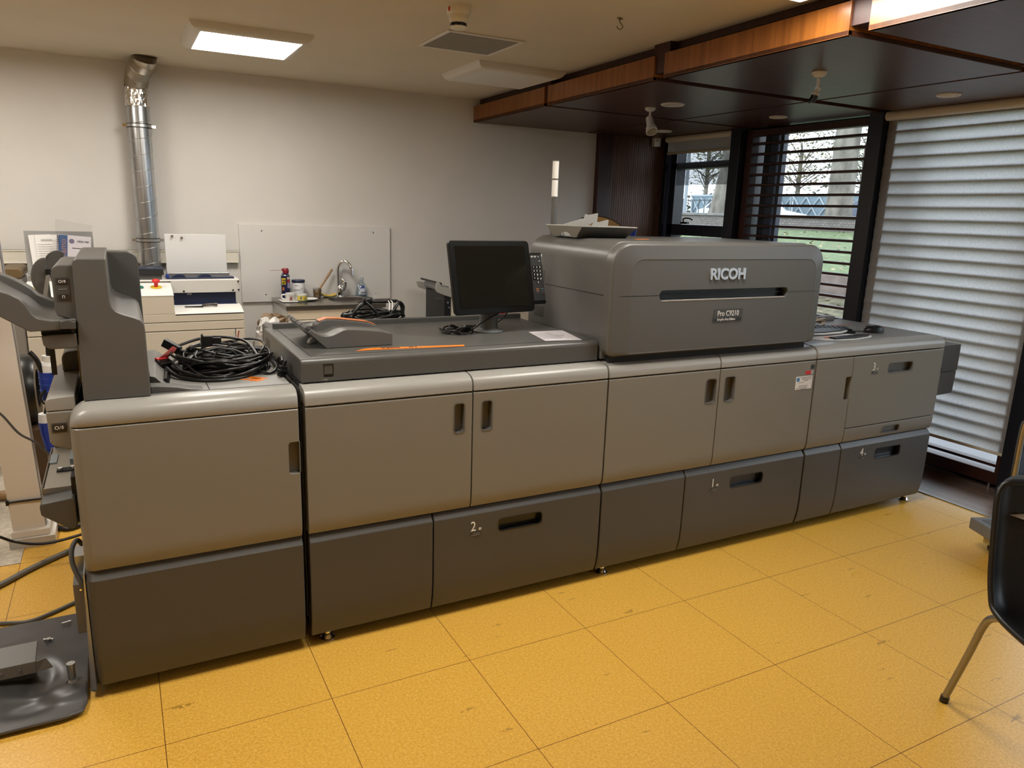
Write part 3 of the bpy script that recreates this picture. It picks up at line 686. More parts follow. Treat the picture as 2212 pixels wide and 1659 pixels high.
B().prism([(-.258, .70), (-.186, .70), (-.186, .735), (-.252, .73)], 'y', 2.99, 3.05).build('tray_lip', M_MG, bt, bevel=.003)
B().box(-.183, -.171, 2.50, 2.56, .60, .75).build('side_bracket', M_BLK, t1, smooth=0)
B().hexa([(-.1905, 2.47, .025), (-.172, 2.455, .025), (-.172, 2.60, .025), (-.180, 2.60, .025), (-.176, 2.47, .44), (-.172, 2.455, .44), (-.172, 2.60, .44), (-.176, 2.60, .44)]).build('side_flange', M_STEEL, t1, smooth=0)
mt = B().box(-.218, -.182, 2.60, 2.70, .165, .345).build('motor_box', mat('dull_steel_plate', (.17, .165, .155, 1), .5, .35), t1, bevel=.003)
B().box(-.219, -.184, 2.70, 2.80, .16, .40).build('motor_bracket', M_STEEL, t1, smooth=0)
B().cyl((-.197, 2.599, .325), (-.197, 2.596, .325), .0035).cyl((-.190, 2.599, .18), (-.190, 2.595, .18), .003).build('motor_screw', M_CHROME, mt)
B().tube([(-.185, 2.68, .45), (-.197, 2.66, .475), (-.212, 2.64, .455), (-.213, 2.62, .41), (-.195, 2.60, .355), (-.183, 2.60, .33)], .008, 8).build('motor_cable', M_GCABLE, t1)
for x in (-.12, .44): foot(x, t1, 2.56)
for x in (-.12, .44): foot(x, t1, 3.05)

# ---- cabinet 2 ---------------------------------------------------------------------
t2 = thing('printer_cabinet', (1.14, 2.8, 0), 'printer cabinet with a flat charcoal deck, two doors and drawer number 2', 'printer')
carcass(t2, .515, 1.762)
slab(DRAWP, .518, .9845, 'lower_panel', M_DG, t2)
dr = slab(DRAWP, .9895, 1.7605, 'drawer', M_DG, t2, cuts=[pocket(1.268, 1.467, .331, .381, .014)])
cup(1.268, 1.467, .331, .381, .014, 'drawer_handle', M_CUPD, dr)
digit(1.142, .352, '2', dr)
a = slab(DOORP, .518, 1.1405, 'door', M_LG, t2, cuts=[pocket(1.067, 1.108, .765, .879, .011)])
cup(1.067, 1.108, .765, .879, .011, 'handle', M_CUP, a)
a = slab(DOORP, 1.1455, 1.7605, 'door', M_LG, t2, cuts=[pocket(1.182, 1.224, .763, .879, .011)])
cup(1.182, 1.224, .763, .879, .011, 'handle', M_CUP, a)
slab(CAPP, .518, 1.1405, 'cap', M_CAP, t2); slab(CAPP, 1.1455, 1.7605, 'cap', M_CAP, t2)
DK = [(2.503, .987), (2.500, .992), (2.500, 1.052), (2.503, 1.062), (2.510, 1.069), (2.520, 1.072), (3.205, 1.072), (3.215, 1.067), (3.22, 1.05), (3.22, .987)]
dk = B().prism(DK, 'x', .522, 1.748).build('deck', M_DECK, t2, bevel=.009, seg=3, cut=[B().box(.598, .634, 2.46, 2.506, 1.003, 1.050)])
B().box(.60, .632, 2.503, 2.51, 1.012, 1.048).build('power_switch_cover', M_DECK, dk, bevel=.002)
B().box(.604, .628, 2.5025, 2.508, 1.004, 1.011).build('power_switch', M_BLK, dk, smooth=0)
text('switch_mark', 'I  I/O', .0095, mat('print_grey', (.5, .5, .48, 1), .5), dk, face_front(.592, 2.4992, .992), ext=.0001)
B().box(.555, 1.748, 3.185, 3.205, 1.068, 1.094).build('back_lip', M_DG, dk, bevel=.004)
B().box(.565, 1.74, 2.545, 2.5475, 1.0715, 1.0728).box(.565, .5675, 2.545, 3.18, 1.0715, 1.0728).build('deck_seam', M_GAP, dk, smooth=0)
q = B()
for k_ in range(5): q.box(.5208, .523, 3.09, 3.17, 1.0 + k_ * .0085, 1.0045 + k_ * .0085)
q.build('vent_slots', M_BLK, dk, smooth=0)
B().box(.56, 1.7, 3.22, 3.50, .60, 1.05).build('rear_box', M_DG, t2, bevel=.01)
B().box(.521, 1.75, 2.52, 3.2, .976, .99).build('deck_gap', M_GAP, t2, smooth=0)
foot(.585, t2); foot(1.70, t2, 2.56)
for x in (.6, 1.7): foot(x, t2, 3.1)

# ---- cabinet 3 with the big fuser housing --------------------------------------------
t3 = thing('printer_cabinet', (2.39, 2.8, 0), 'printer cabinet carrying the big dark rounded housing with silver lettering, drawer number 1', 'printer')
carcass(t3, 1.765, 3.012)
slab(DRAWP, 1.768, 2.2285, 'lower_panel', M_DG, t3)
dr = slab(DRAWP, 2.2335, 3.0105, 'drawer', M_DG, t3, cuts=[pocket(2.516, 2.727, .323, .376, .014)])
cup(2.516, 2.727, .323, .376, .014, 'drawer_handle', M_CUPD, dr); digit(2.39, .346, '1', dr)
a = slab(DOORP, 1.768, 2.3815, 'door', M_LG, t3, cuts=[pocket(2.304, 2.364, .762, .875, .012)])
cup(2.304, 2.364, .762, .875, .012, 'handle', M_CUP, a)
a = slab(DOORP, 2.3865, 3.0105, 'door', M_LG, t3, cuts=[pocket(2.418, 2.478, .760, .877, .012)])
cup(2.418, 2.478, .760, .877, .012, 'handle', M_CUP, a)
slab(CAPP, 1.768, 2.3815, 'cap', M_CAP, t3); slab(CAPP, 2.3865, 3.0105, 'cap', M_CAP, t3)
# stickers on the right door
st = B().prism(rrect(2.882, 2.996, .777, .843, .003), 'y', FY - .0012, FY).build('label_sticker', M_PAPER, a, smooth=0)
q = B()
for z_, x0_, x1_ in ((.838, 2.91, 2.99), (.832, 2.92, 2.992), (.826, 2.925, 2.985), (.812, 2.902, 2.94), (.795, 2.905, 2.97), (.789, 2.905, 2.965), (.783, 2.886, 2.965), (.778, 2.92, 2.96)):
    q.box(x0_, x1_, FY - .0016, FY - .0011, z_ - .0012, z_ + .0012)
q.box(2.938, 2.965, FY - .0016, FY - .0011, .819, .8225).build('sticker_print', mat('print_dull', (.25, .24, .25, 1), .6), st, smooth=0)
B().prism(rrect(2.886, 2.906, .818, .837, .003), 'y', FY - .0017, FY - .0011).build('sticker_emblem', mat('print_blue', (.07, .25, .52, 1), .5), st, smooth=0)
B().box(2.944, 2.981, FY - .0012, FY, .851, .868).build('red_sticker', M_RED, a, smooth=0)
B().box(2.981, 2.996, FY - .0012, FY, .850, .869).build('grey_sticker', mat('sticker_grey', (.42, .41, .40, 1), .5), a, smooth=0)
q = B().box(2.977, 3.002, FY - .0012, FY, .879, .897).box(2.977, 3.002, FY - .0012, FY, .875, .877)
q.build('black_mark_sticker', M_INK, a, smooth=0)
# housing
HB = rrect(1.757, 2.978, .992, 1.482, .085, 8)
HB = [p for p in HB if p[1] > 1.2] + [(1.757, .992), (2.978, .992)]
hs = B().prism(HB, 'y', 2.492, 3.13).build('fuser_housing', M_MG, t3, bevel=.006)
fr_ = rrect(1.752, 2.984, 1.018, 1.478, .075, 8)
fr_ = [p for p in fr_ if p[1] > 1.2] + rrect(1.752, 2.984, 1.018, 1.478, .035, 5)[12:]
slot = B().prism(rrect(1.996, 2.752, 1.240, 1.283, .018), 'y', 2.35, 2.482)
# rim and inset face: loops from the outer edge inwards
def rr(x0, x1, z0, z1, rt, rb, n_=7):
    P = []
    for cx, cz, r, a0 in ((x1 - rt, z1 - rt, rt, 0), (x0 + rt, z1 - rt, rt, 90), (x0 + rb, z0 + rb, rb, 180), (x1 - rb, z0 + rb, rb, 270)):
        for k_ in range(n_ + 1):
            t_ = math.radians(a0 + 90 * k_ / n_); P.append((cx + r * math.cos(t_), cz + r * math.sin(t_)))
    return P
q = B(); LO = []
for (in_l, in_r, in_t, in_b, y, rt, rb) in ((0, 0, 0, 0, 2.49, .09, .035), (0, 0, 0, 0, 2.452, .09, .035), (.004, .004, .004, .003, 2.444, .087, .033), (.010, .010, .010, .006, 2.440, .082, .03), (.095, .060, .066, .010, 2.432, .055, .01), (.098, .063, .069, .012, 2.4335, .054, .01)):
    P = rr(1.752 + in_l, 2.984 - in_r, 1.010 + in_b, 1.478 - in_t, rt, rb)
    LO.append([q.bm.verts.new((p[0], y, p[1])) for p in P])
k = len(LO[0])
for a_, b2 in zip(LO, LO[1:]):
    for i in range(k): q.bm.faces.new((a_[i], a_[(i + 1) % k], b2[(i + 1) % k], b2[i]))
q.bm.faces.new(LO[-1]); q.bm.faces.new(LO[0][::-1])
cv = q.build('front_cover', M_MG, t3, smooth=25, cut=[slot, B().box(1.70, 3.05, 2.40, 2.4375, 1.2595, 1.2635)])
q = B().prism(rrect(1.998, 2.75, 1.241, 1.282, .017), 'y', 2.470, 2.4815); q.build('grip_liner', M_CUPD, cv)
B().prism([(2.436, 1.2405), (2.432, 1.2375), (2.434, 1.2345), (2.445, 1.2375), (2.455, 1.2405)], 'x', 2.008, 2.742).build('grip_lip', M_CAP, cv)
B().box(2.0, 2.75, 2.455, 2.475, 1.2605, 1.2625).build('grip_seam', M_BLK, cv, smooth=0)
M_LET = mat('silver_letters', (.62, .65, .70, 1), .32, .75)
text('lettering', 'RICOH', .066, M_LET, cv, face_front(2.262, 2.4315, 1.3265), ext=.004, bold=.0022, sx=1.02)
B().prism([(2.303, 1.139), (2.472, 1.140), (2.478, 1.194), (2.310, 1.193)], 'y', 2.4312, 2.433).build('name_plate', mat('plate_charcoal', (.06, .06, .058, 1), .3), cv, smooth=0)
B().prism([(2.303, 1.139), (2.472, 1.140), (2.474, 1.155), (2.305, 1.154)], 'y', 2.4304, 2.432).build('name_plate_band', mat('plate_black', (.022, .022, .022, 1), .3), cv, smooth=0)
text('model_lettering', 'Pro C9210', .0335, M_PRINT, cv, face_front(2.326, 2.4304, 1.163), ext=.0003, sx=.86)
text('edition_lettering', 'Graphic Arts Edition', .0150, M_PRINT, cv, face_front(2.326, 2.4298, 1.1425), ext=.0003, sx=.86)
B().box(1.756, 1.7585, 2.50, 3.1, 1.2595, 1.2625).build('side_seam', M_GAP, hs, smooth=0)
for y0_, z0_ in ((2.98, 1.275), (2.98, 1.215), (2.98, 1.105)):
    q = B()
    for k_ in range(6): q.box(1.7562, 1.758, y0_, y0_ + .09, z0_ + k_ * .0085, z0_ + .0045 + k_ * .0085)
    q.build('vent_slots', M_BLK, hs, smooth=0)
B().box(1.78, 2.95, 2.47, 3.0, .975, 1.02).build('housing_base', M_GAP, t3, smooth=0)
o_ = B().box(2.06, 2.13, 2.70, 2.72, 1.482, 1.4835).build('orange_tape_scrap', M_ORANGE, t3, smooth=0)
foot(1.833, t3); foot(3.03 - .06, t3, 2.56); foot(2.95, t3, 3.1); foot(1.84, t3, 3.1)
# signal tower on the housing
tl = thing('signal_light', (1.856, 3.09, 1.48), 'slim white signal light column standing on the dark printer housing', 'signal light')
B().cyl((1.856, 3.09, 1.478), (1.856, 3.09, 1.66), .0145, n=24).build('pole', M_MG, tl)
M_LENS = mat('signal_lens_white', (.84, .82, .76, 1), .25, bump=.3, bscale=120, stretch=(1, 1, .01))
for z0_, z1_ in ((1.662, 1.737), (1.744, 1.822)): B().cyl((1.856, 3.09, z0_), (1.856, 3.09, z1_), .015, n=24).build('lens', M_LENS, tl)
B().cyl((1.856, 3.09, 1.737), (1.856, 3.09, 1.744), .0153, n=24).cyl((1.856, 3.09, 1.822), (1.856, 3.09, 1.827), .0145, n=24).build('collar', M_MG, tl)

# ---- cabinet 4: paper feeder ----------------------------------------------------------
t4 = thing('paper_feed_cabinet', (3.53, 2.8, 0), 'rightmost printer cabinet with drawers 3 and 4 and a side box', 'printer')
carcass(t4, 3.018, 4.048)
slab(DRAWP, 3.022, 3.2885, 'lower_panel', M_DG, t4)
dr = slab(DRAWP, 3.2935, 4.044, 'drawer', M_DG, t4, cuts=[pocket(3.574, 3.783, .330, .386, .014)])
cup(3.574, 3.783, .330, .386, .014, 'drawer_handle', M_CUPD, dr); digit(3.447, .364, '4', dr)
a = slab(DOORP, 3.022, 3.2915, 'door', M_LG, t4, cuts=[B().prism(rrect(3.250, 3.36, .692, .814, .01), 'y', FY - .05, FY + .03)])
B().prism(rrect(3.251, 3.294, .693, .813, .009), 'y', FY + .024, FY + .034).build('handle', M_CUP, a)
UP = [(FY, .534), (FY, .914), (FY + .003, .917), (FY + .055, .917), (FY + .055, .534)]
dr = slab(UP, 3.2955, 4.044, 'drawer', M_LG, t4, cuts=[pocket(3.578, 3.780, .812, .862, .014)])
cup(3.578, 3.780, .812, .862, .014, 'drawer_handle', M_CUP, dr); digit(3.447, .835, '3', dr)
LP = [(FY + .011, .4525), (FY + .004, .470), (FY + .001, .49), (FY, .515), (FY, .530), (FY + .055, .530), (FY + .055, .4525)]
lp = slab(LP, 3.2955, 4.044, 'bypass_panel', M_LG, t4, cuts=[pocket(3.605, 3.746, .474, .510, .010, .02)])
cup(3.605, 3.746, .474, .510, .010, 'panel_handle', M_CUP, lp, .019)
slab(CAPP, 3.022, 4.046, 'cap', M_CAP, t4, bevel=.006)
tp = B().box(3.025, 4.044, FY + .09, 3.14, .955, .985).build('top_plate', mat('grey_top_cool', (.22, .22, .215, 1), .4), t4, bevel=.004)
B().box(3.72, 3.722, 2.60, 3.1, .9848, .9856).build('seam', M_GAP, tp, smooth=0)
B().box(3.3, 3.95, 3.10, 3.14, .985, 1.012).build('back_rail', M_TOP, tp, bevel=.004)
for x_, y_, a_, l_ in ((3.80, 2.93, -.15, .14), (3.93, 2.80, -.35, .12)):
    B().box(-l_ / 2, l_ / 2, -.012, .012, 0, .0008).xf(Matrix.Translation((x_, y_, .9852)) @ Matrix.Rotation(a_, 4, 'Z')).build('tape_scrap', mat('red_orange_marks', (.42, .10, .05, 1), .5), t4, smooth=0)
sb = B().box(4.046, 4.345, 2.52, 3.05, .752, .910).build('side_box', M_MG, t4, bevel=.004)
B().prism([(4.046, .749), (4.343, .749), (4.335, .615), (4.046, .607)], 'y', 2.522, 3.05).build('side_box_lower', M_MG, sb, bevel=.004)
B().box(4.165, 4.190, 2.5185, 2.521, .750, .778).build('side_notch', M_BLK, sb, smooth=0)
B().prism(rrect(4.165, 4.183, .650, .666, .003), 'y', 2.5185, 2.5225).build('side_port', M_BLK, sb, smooth=0)
foot(3.995, t4); foot(3.10, t4, 2.56)
for x in (3.1, 3.95): foot(x, t4, 3.08)

# ================================================================== THINGS ON THE PRINTER
rnd = random.Random(7)
def coil(cx, cy, z, rx, ry, turns, r, h, sd, m=None):
    R_ = random.Random(sd); pts = []; N = 14
    ph = R_.random() * 6
    for t_ in range(turns):
        ex = 1 + R_.uniform(-.22, .12); ey = 1 + R_.uniform(-.22, .12); ox = R_.uniform(-.025, .025); oy = R_.uniform(-.03, .03); zz = z + r + h * (t_ + .5) / turns * R_.uniform(.5, 1.1)
        for k in range(N):
            a = 2 * PI * k / N + ph; pts.append((cx + ox + rx * ex * math.cos(a), cy + oy + ry * ey * math.sin(a), zz + .012 * math.sin(a * 2 + t_)))
    return pts
ZT = .985
t = thing('cable_bundle', (.28, 2.85, ZT), 'tangled heap of coiled black cables on the leftmost printer cabinet', 'cable')
B().tube(coil(.31, 2.86, ZT, .150, .165, 11, .0052, .062, 1), .0052, 7).build('cable', M_CABLE, t)
B().tube(coil(.325, 2.87, ZT + .012, .120, .14, 8, .0045, .062, 2), .0045, 7).build('cable', M_CABLE, t)
B().tube(coil(.31, 2.82, ZT, .135, .12, 7, .006, .05, 5), .006, 7).build('cable', M_CABLE, t)
B().tube([(.18, 2.80, 1.03), (.22, 2.68, 1.0), (.30, 2.66, .995), (.40, 2.69, 1.0), (.43, 2.80, 1.03), (.40, 2.95, 1.07), (.28, 3.0, 1.08), (.16, 2.94, 1.06)], .0055, 8).build('cable', M_CABLE, t)
B().tube([(.40, 2.72, 1.0), (.45, 2.69, ZT + .006), (.478, 2.72, ZT + .012), (.490, 2.79, 1.0), (.475, 2.88, 1.015), (.43, 2.96, 1.04), (.36, 3.0, 1.06)], .0058, 8).build('cable', M_CABLE, t)
B().tube([(.12, 2.80, 1.01), (.15, 2.72, .995), (.21, 2.655, .991), (.28, 2.63, .991), (.36, 2.66, .991), (.42, 2.73, 1.0)], .0062, 8).build('cable', M_CABLE, t)
for P, R0 in (((.36, 2.82, 1.02), .045), ((.31, 2.74, 1.02), .04)):
    B().tube([(P[0] + R0 * math.cos(k * PI / 6), P[1] + .3 * R0 * math.sin(k * PI / 6), P[2] + .02 + .9 * R0 * math.sin(k * PI / 6)) for k in range(12)], .0035, 6, closed=True).build('cable', M_CABLE, t)
def connector(pts, name, m, parent, r=.0): return None
mx_ = Matrix.Translation((.118, 2.885, ZT + .020)) @ Matrix.Rotation(.5, 4, 'Z') @ Matrix.Rotation(.25, 4, 'X')
B().box(-.026, .026, -.02, .02, -.017, .017).xf(mx_).build('connector', M_BLK, t, bevel=.004)
B().box(-.022, .024, .014, .030, .0, .021).xf(mx_).build('red_connector_back', M_RED, t, bevel=.003)
q = B()
for k in range(5): q.tube([mx_ @ Vector((-.015 + k * .008, .022, .015)), (.125 + k * .006, 2.90, 1.045), (.15 + k * .004, 2.915, 1.065)], .0018, 5)
q.build('red_wires', mat('red_wire', (.35, .03, .03, 1), .4), t)
mx_ = Matrix.Translation((.150, 2.93, 1.062)) @ Matrix.Rotation(-.5, 4, 'Z') @ Matrix.Rotation(.5, 4, 'Y')
B().box(-.035, .03, -.012, .012, -.015, .015).box(.025, .045, -.008, .008, -.009, .009).xf(mx_).build('connector', M_BLK, t, bevel=.003)
mx_ = Matrix.Translation((.262, 2.86, 1.09)) @ Matrix.Rotation(-.15, 4, 'Z')
B().box(-.012, .02, -.010, .010, -.018, .018).box(-.018, -.012, -.013, .013, -.024, .026).box(.02, .05, -.007, .007, -.012, .012).xf(mx_).build('connector', M_BLK, t, bevel=.002)
B().box(-.0215, -.018, -.008, .008, -.014, .012).xf(mx_).build('plug_pins', mat('pin_grey', (.3, .3, .3, 1), .4), t, smooth=0)
mx_ = Matrix.Translation((.487, 2.640, ZT + .026)) @ Matrix.Rotation(.3, 4, 'Z') @ Matrix.Rotation(.25, 4, 'Y')
B().box(-.013, .013, -.010, .010, -.026, .014).cyl((0, 0, .01), (.004, .0, .035), .007).box(-.016, .016, -.012, .012, -.012, .0).xf(mx_).build('connector', M_BLK, t, bevel=.003)
B().tube([(.488, 2.645, 1.04), (.495, 2.70, 1.045), (.49, 2.76, 1.02)], .0055, 8).build('cable', M_CABLE, t)
B().tube([(.372, 3.0, 1.07), (.376, 3.0, 1.10)], .0025, 6).build('white_wire', mat('wire_white', (.5, .5, .45, 1), .4), t)
B().tube([(.388, 3.0, 1.07), (.394, 3.0, 1.10)], .0022, 6).build('red_wire', MATS['red_wire'], t)
q = B()
for k in range(9): q.box(-.03 + .006 * k, -.024 + .006 * k + rnd.uniform(0, .01), -.05 + rnd.uniform(0, .03), .02 + rnd.uniform(-.02, .03), 0, .0008)
q.xf(Matrix.Translation((.385, 2.645, ZT + .0002)) @ Matrix.Rotation(.75, 4, 'Z'))
tag(q.build('tape_residue', M_ORANGE, None, smooth=0), 'torn scrap of orange tape stuck under the heap of cables', 'tape')

DZ = 1.0725
# grey paper tray lying on the deck, with an orange strip
t = thing('paper_tray', (.78, 2.85, DZ), 'loose grey curved paper tray with an orange strip on the charcoal deck', 'paper tray')
P = [(.652, 0), (.905, 0), (.907, .044), (.86, .055), (.80, .063), (.735, .068), (.715, .066), (.70, .059), (.685, .052), (.668, .047), (.65, .0455), (.632, .050), (.612, .062), (.599, .074), (.585, .064)]
B().prism([(x, DZ + z) for x, z in P], 'y', 2.665, 2.73).build('front_wall', M_MG, t, bevel=.003)
P2 = [(.652, 0), (.905, 0), (.907, .040), (.80, .050), (.73, .052), (.705, .044), (.685, .036), (.66, .033), (.635, .038), (.597, .070), (.585, .062)]
B().prism([(x, DZ + z) for x, z in P2], 'y', 2.73, 2.93).build('bed', M_MG, t, bevel=.003)
B().prism([(x, DZ + z) for x, z in P], 'y', 2.93, 2.995).build('rear_wall', M_MG, t, bevel=.003)
P3 = [(.66, .03), (.905, .03), (.905, .046), (.86, .062), (.74, .078), (.70, .0795), (.68, .074), (.66, .060)]
rb = B().prism([(x, DZ + z) for x, z in P3], 'y', 2.86, 2.92).build('paper_stop', M_MG, t, bevel=.004)
B().prism([(x + .002, DZ + z) for x, z in ((.672, .072), (.685, .0765), (.70, .081), (.74, .0795), (.86, .0635), (.90, .049), (.90, .051), (.86, .066), (.74, .082), (.70, .0835), (.685, .079), (.67, .074))], 'y', 2.862, 2.905).build('orange_strip', mat('faded_orange_tape', (.52, .17, .06, 1), .5), rb)
for k in range(4):
    y0_ = 2.668 + k * .083
    B().prism([(x, DZ + z) for x, z in ((.600, .0745), (.590, .067), (.574, .078), (.584, .087))], 'y', y0_, y0_ + .07).build('edge_rib', M_DG, t, bevel=.002)
B().prism([(.617, DZ + .012), (.626, DZ + .008), (.660, DZ + .030), (.652, DZ + .036)], 'y', 2.79, 2.815).prism([(.61, DZ + .004), (.618, DZ + .002), (.626, DZ + .014), (.617, DZ + .017)], 'y', 2.77, 2.80).build('catch', M_LG, t)
P = [(.738, 2.588), (.80, 2.592), (1.160, 2.556), (1.168, 2.585), (1.158, 2.583), (.81, 2.628), (.775, 2.618)]
o = tag(B().prism(P, 'z', DZ, DZ + .0007).build('orange_tape_strip', M_ORANGE, None, smooth=0), 'strip of orange tape with handwritten digits on the charcoal deck', 'tape')
text('handwriting', '9200 - 01', .030, M_INK, o, Matrix.Translation((.838, 2.5985, DZ + .0009)) @ Matrix.Rotation(-.095, 4, 'Z'), ext=.0002, sx=1.25, bold=.0006)
o = tag(B().hexa([(1.570, 2.784, DZ), (1.525, 2.563, DZ), (1.688, 2.535, DZ), (1.742, 2.782, DZ), (1.570, 2.784, DZ + .0006), (1.525, 2.563, DZ + .0006), (1.688, 2.535, DZ + .0006), (1.742, 2.782, DZ + .0006)]).build('printed_sheet', mat('lilac_paper', (.66, .63, .66, 1), .6), None, smooth=0), 'printed sheet of paper on the deck beside the dark housing', 'paper')
q = B(); R_ = random.Random(4)
for k in range(13):
    y = 2.745 - k * .0125; x0_ = 1.572 - (2.78 - y) * .2; q.box(x0_, x0_ + .135 * R_.uniform(.6, 1), y - .0028, y + .0028, DZ + .0006, DZ + .0010)
q.build('print_lines', mat('print_faded', (.38, .36, .38, 1), .6), o, smooth=0)

# touch screen console
M_POST = mat('blue_grey_post', (.13, .14, .145, 1), .4)
t = thing('touch_screen_console', (1.41, 2.86, DZ), 'large black touch screen on a grey post standing on the deck', 'screen')
B().lathe([(0, 0), (.066, 0), (.067, .003), (.060, .008), (.044, .013), (.043, .016), (0, .016)], (1.412, 2.865, DZ), 40).build('base', M_POST, t)
B().lathe([(0, .012), (.042, .012), (.040, .06), (.040, .13), (0, .13)], (1.412, 2.865, DZ), 32).build('post', M_POST, t)
MS = Matrix.Translation((1.403, 2.768, 1.164)) @ Matrix.Rotation(.102, 4, 'Z') @ Matrix.Rotation(-.24, 4, 'X')
MS0 = MS
# local: x right, z up, -y front
B().prism(rrect(-.2, .2, 0, .3085, .018), 'y', .0, .020).xf(MS).build('bezel', M_BEZEL, t, bevel=.003)
B().prism(rrect(-.178, .178, .03, .285, .02), 'y', .020, .048).xf(MS).build('back_shell', M_BEZEL, t, bevel=.01)
B().prism(rrect(-.173, .173, .026, .285, .002), 'y', -.0015, .0).xf(MS).build('display', M_GLOSSBLK, t, smooth=0)
B().box(-.035, .035, .04, .075, .04, .16).xf(MS).build('mount', M_POST, t, bevel=.006)
MS = MS0 @ Matrix.Translation((.0125, .002, -.012))
kp = B().prism(rrect(.192, .262, .043, .270, .010), 'y', .010, .028).xf(MS).build('keypad', M_BEZEL, t, bevel=.002)
q = B().box(.194, .260, .0085, .010, .262, .2655).box(.2565, .2605, .0085, .010, .055, .264).xf(MS); q.build('silver_edge', M_CHROME, kp, smooth=0)
B().prism(rrect(.195, .256, .058, .260, .004), 'y', .0088, .0105).xf(MS).build('keypad_face', mat('keypad_grey', (.022, .023, .024, 1), .35), kp, smooth=0)
rows = [(.206, '123'), (.189, '456'), (.172, '789'), (.155, '*0#'), (.1385, '  C')]
for zc_, s_ in rows:
    for k, ch in enumerate(s_):
        if ch == ' ' and not (k == 1): continue
        if s_ == '  C' and k != 2: continue
        xc = .209 + .0165 * k if s_ != '  C' else .226
        B().prism(rrect(xc - .0068, xc + .0068, zc_ - .006, zc_ + .006, .0025), 'y', .0072, .009).xf(MS).build('key', M_BEZEL, kp)
        text('key_label', ch, .0105, M_PRINT, kp, MS @ Matrix.Translation((xc, .0070, zc_ - .0035)) @ Matrix.Rotation(PI / 2, 4, 'X'), align='CENTER', ext=.0001, bold=.0002)
for xc in (.205, .222): B().prism(rrect(xc - .006, xc + .006, .249, .256, .002), 'y', .0080, .009).xf(MS).build('key', mat('key_light', (.4, .4, .4, 1), .4), kp)
for xc, zc_ in ((.240, .2525), (.243, .233)): B().cyl((xc, .0078, zc_), (xc, .009, zc_), .002).xf(MS).build('indicator', M_PRINT, kp)
B().prism(rrect(.209, .228, .088, .110, .002), 'y', .0075, .009).xf(MS).build('stop_key', mat('key_dark', (.035, .036, .038, 1), .35), kp)
B().prism(rrect(.236, .255, .088, .110, .002), 'y', .0075, .009).xf(MS).build('start_key', MATS['key_dark'], kp)
B().cyl((.2185, .0070, .102), (.2185, .0076, .102), .0028).box(.211, .2265, .0070, .0076, .1105, .1118).xf(MS).build('orange_mark', M_ORANGE, kp)
B().box(.238, .2535, .0070, .0076, .1105, .1118).xf(MS).build('blue_mark', mat('mark_blue', (.1, .3, .35, 1), .4), kp)
B().tube([(1.43, 2.80, 1.16), (1.36, 2.82, 1.12), (1.32, 2.83, 1.09), (1.28, 2.85, DZ + .004)], .0035, 6).build('cable', M_CABLE, t)
B().tube([(1.50, 2.86, 1.15), (1.49, 2.93, 1.10), (1.42, 3.0, DZ + .004), (1.30, 2.95, DZ + .004), (1.22, 2.92, DZ + .006)], .003, 6).build('cable', M_CABLE, t)
t = thing('usb_cable', (1.265, 2.86, DZ), 'short coiled black cable with a metal plug lying left of the screen post', 'cable')
B().tube(coil(1.262, 2.862, DZ, .060, .048, 5, .0036, .016, 21), .0036, 7).build('cable', M_CABLE, t)
B().box(1.29, 1.318, 2.835, 2.85, DZ + .02, DZ + .033).build('plug', M_BLK, t, bevel=.003)
B().box(1.278, 1.290, 2.837, 2.849, DZ + .024, DZ + .037).build('plug_tip', M_CHROME, t, bevel=.001)
# black mains cable behind the deck lip
t = thing('power_cable', (1.05, 3.35, 1.05), 'coiled thick black power cable with a round plug behind the deck', 'cable')
B().tube(coil(1.055, 3.36, 1.05, .125, .075, 6, .0085, .06, 33), .0085, 8).build('cable', M_CABLE, t)
B().tube([(.93, 3.30, 1.06), (.94, 3.29, 1.12), (1.0, 3.31, 1.155), (1.10, 3.33, 1.155), (1.165, 3.35, 1.15), (1.19, 3.36, 1.115), (1.17, 3.36, 1.08), (1.10, 3.35, 1.06)], .008, 8).build('cable', M_CABLE, t)
B().tube([(1.10, 3.30, 1.08), (1.13, 3.30, 1.12), (1.16, 3.32, 1.15), (1.185, 3.33, 1.13), (1.18, 3.33, 1.09)], .008, 8).build('cable', M_CABLE, t)
B().tube([(.99, 3.29, 1.16), (1.03, 3.28, 1.12), (1.05, 3.28, 1.07)], .0075, 8).build('cable', M_CABLE, t)
B().lathe([(0, -.02), (.012, -.018), (.024, -.008), (.026, .004), (.02, .016), (0, .02)], (1.005, 3.31, 1.162), 20).build('plug', M_CABLE, t)
B().cyl((.985, 3.30, 1.165), (.955, 3.29, 1.158), .0035, n=8).build('plug_pin', M_BLK, t)
for x_ in (1.095, 1.11): B().tube([(x_, 3.27, 1.12), (x_ + .012, 3.30, 1.15), (x_ + .014, 3.33, 1.158)], .0022, 6).build('cable_tie', M_PRINT, t)

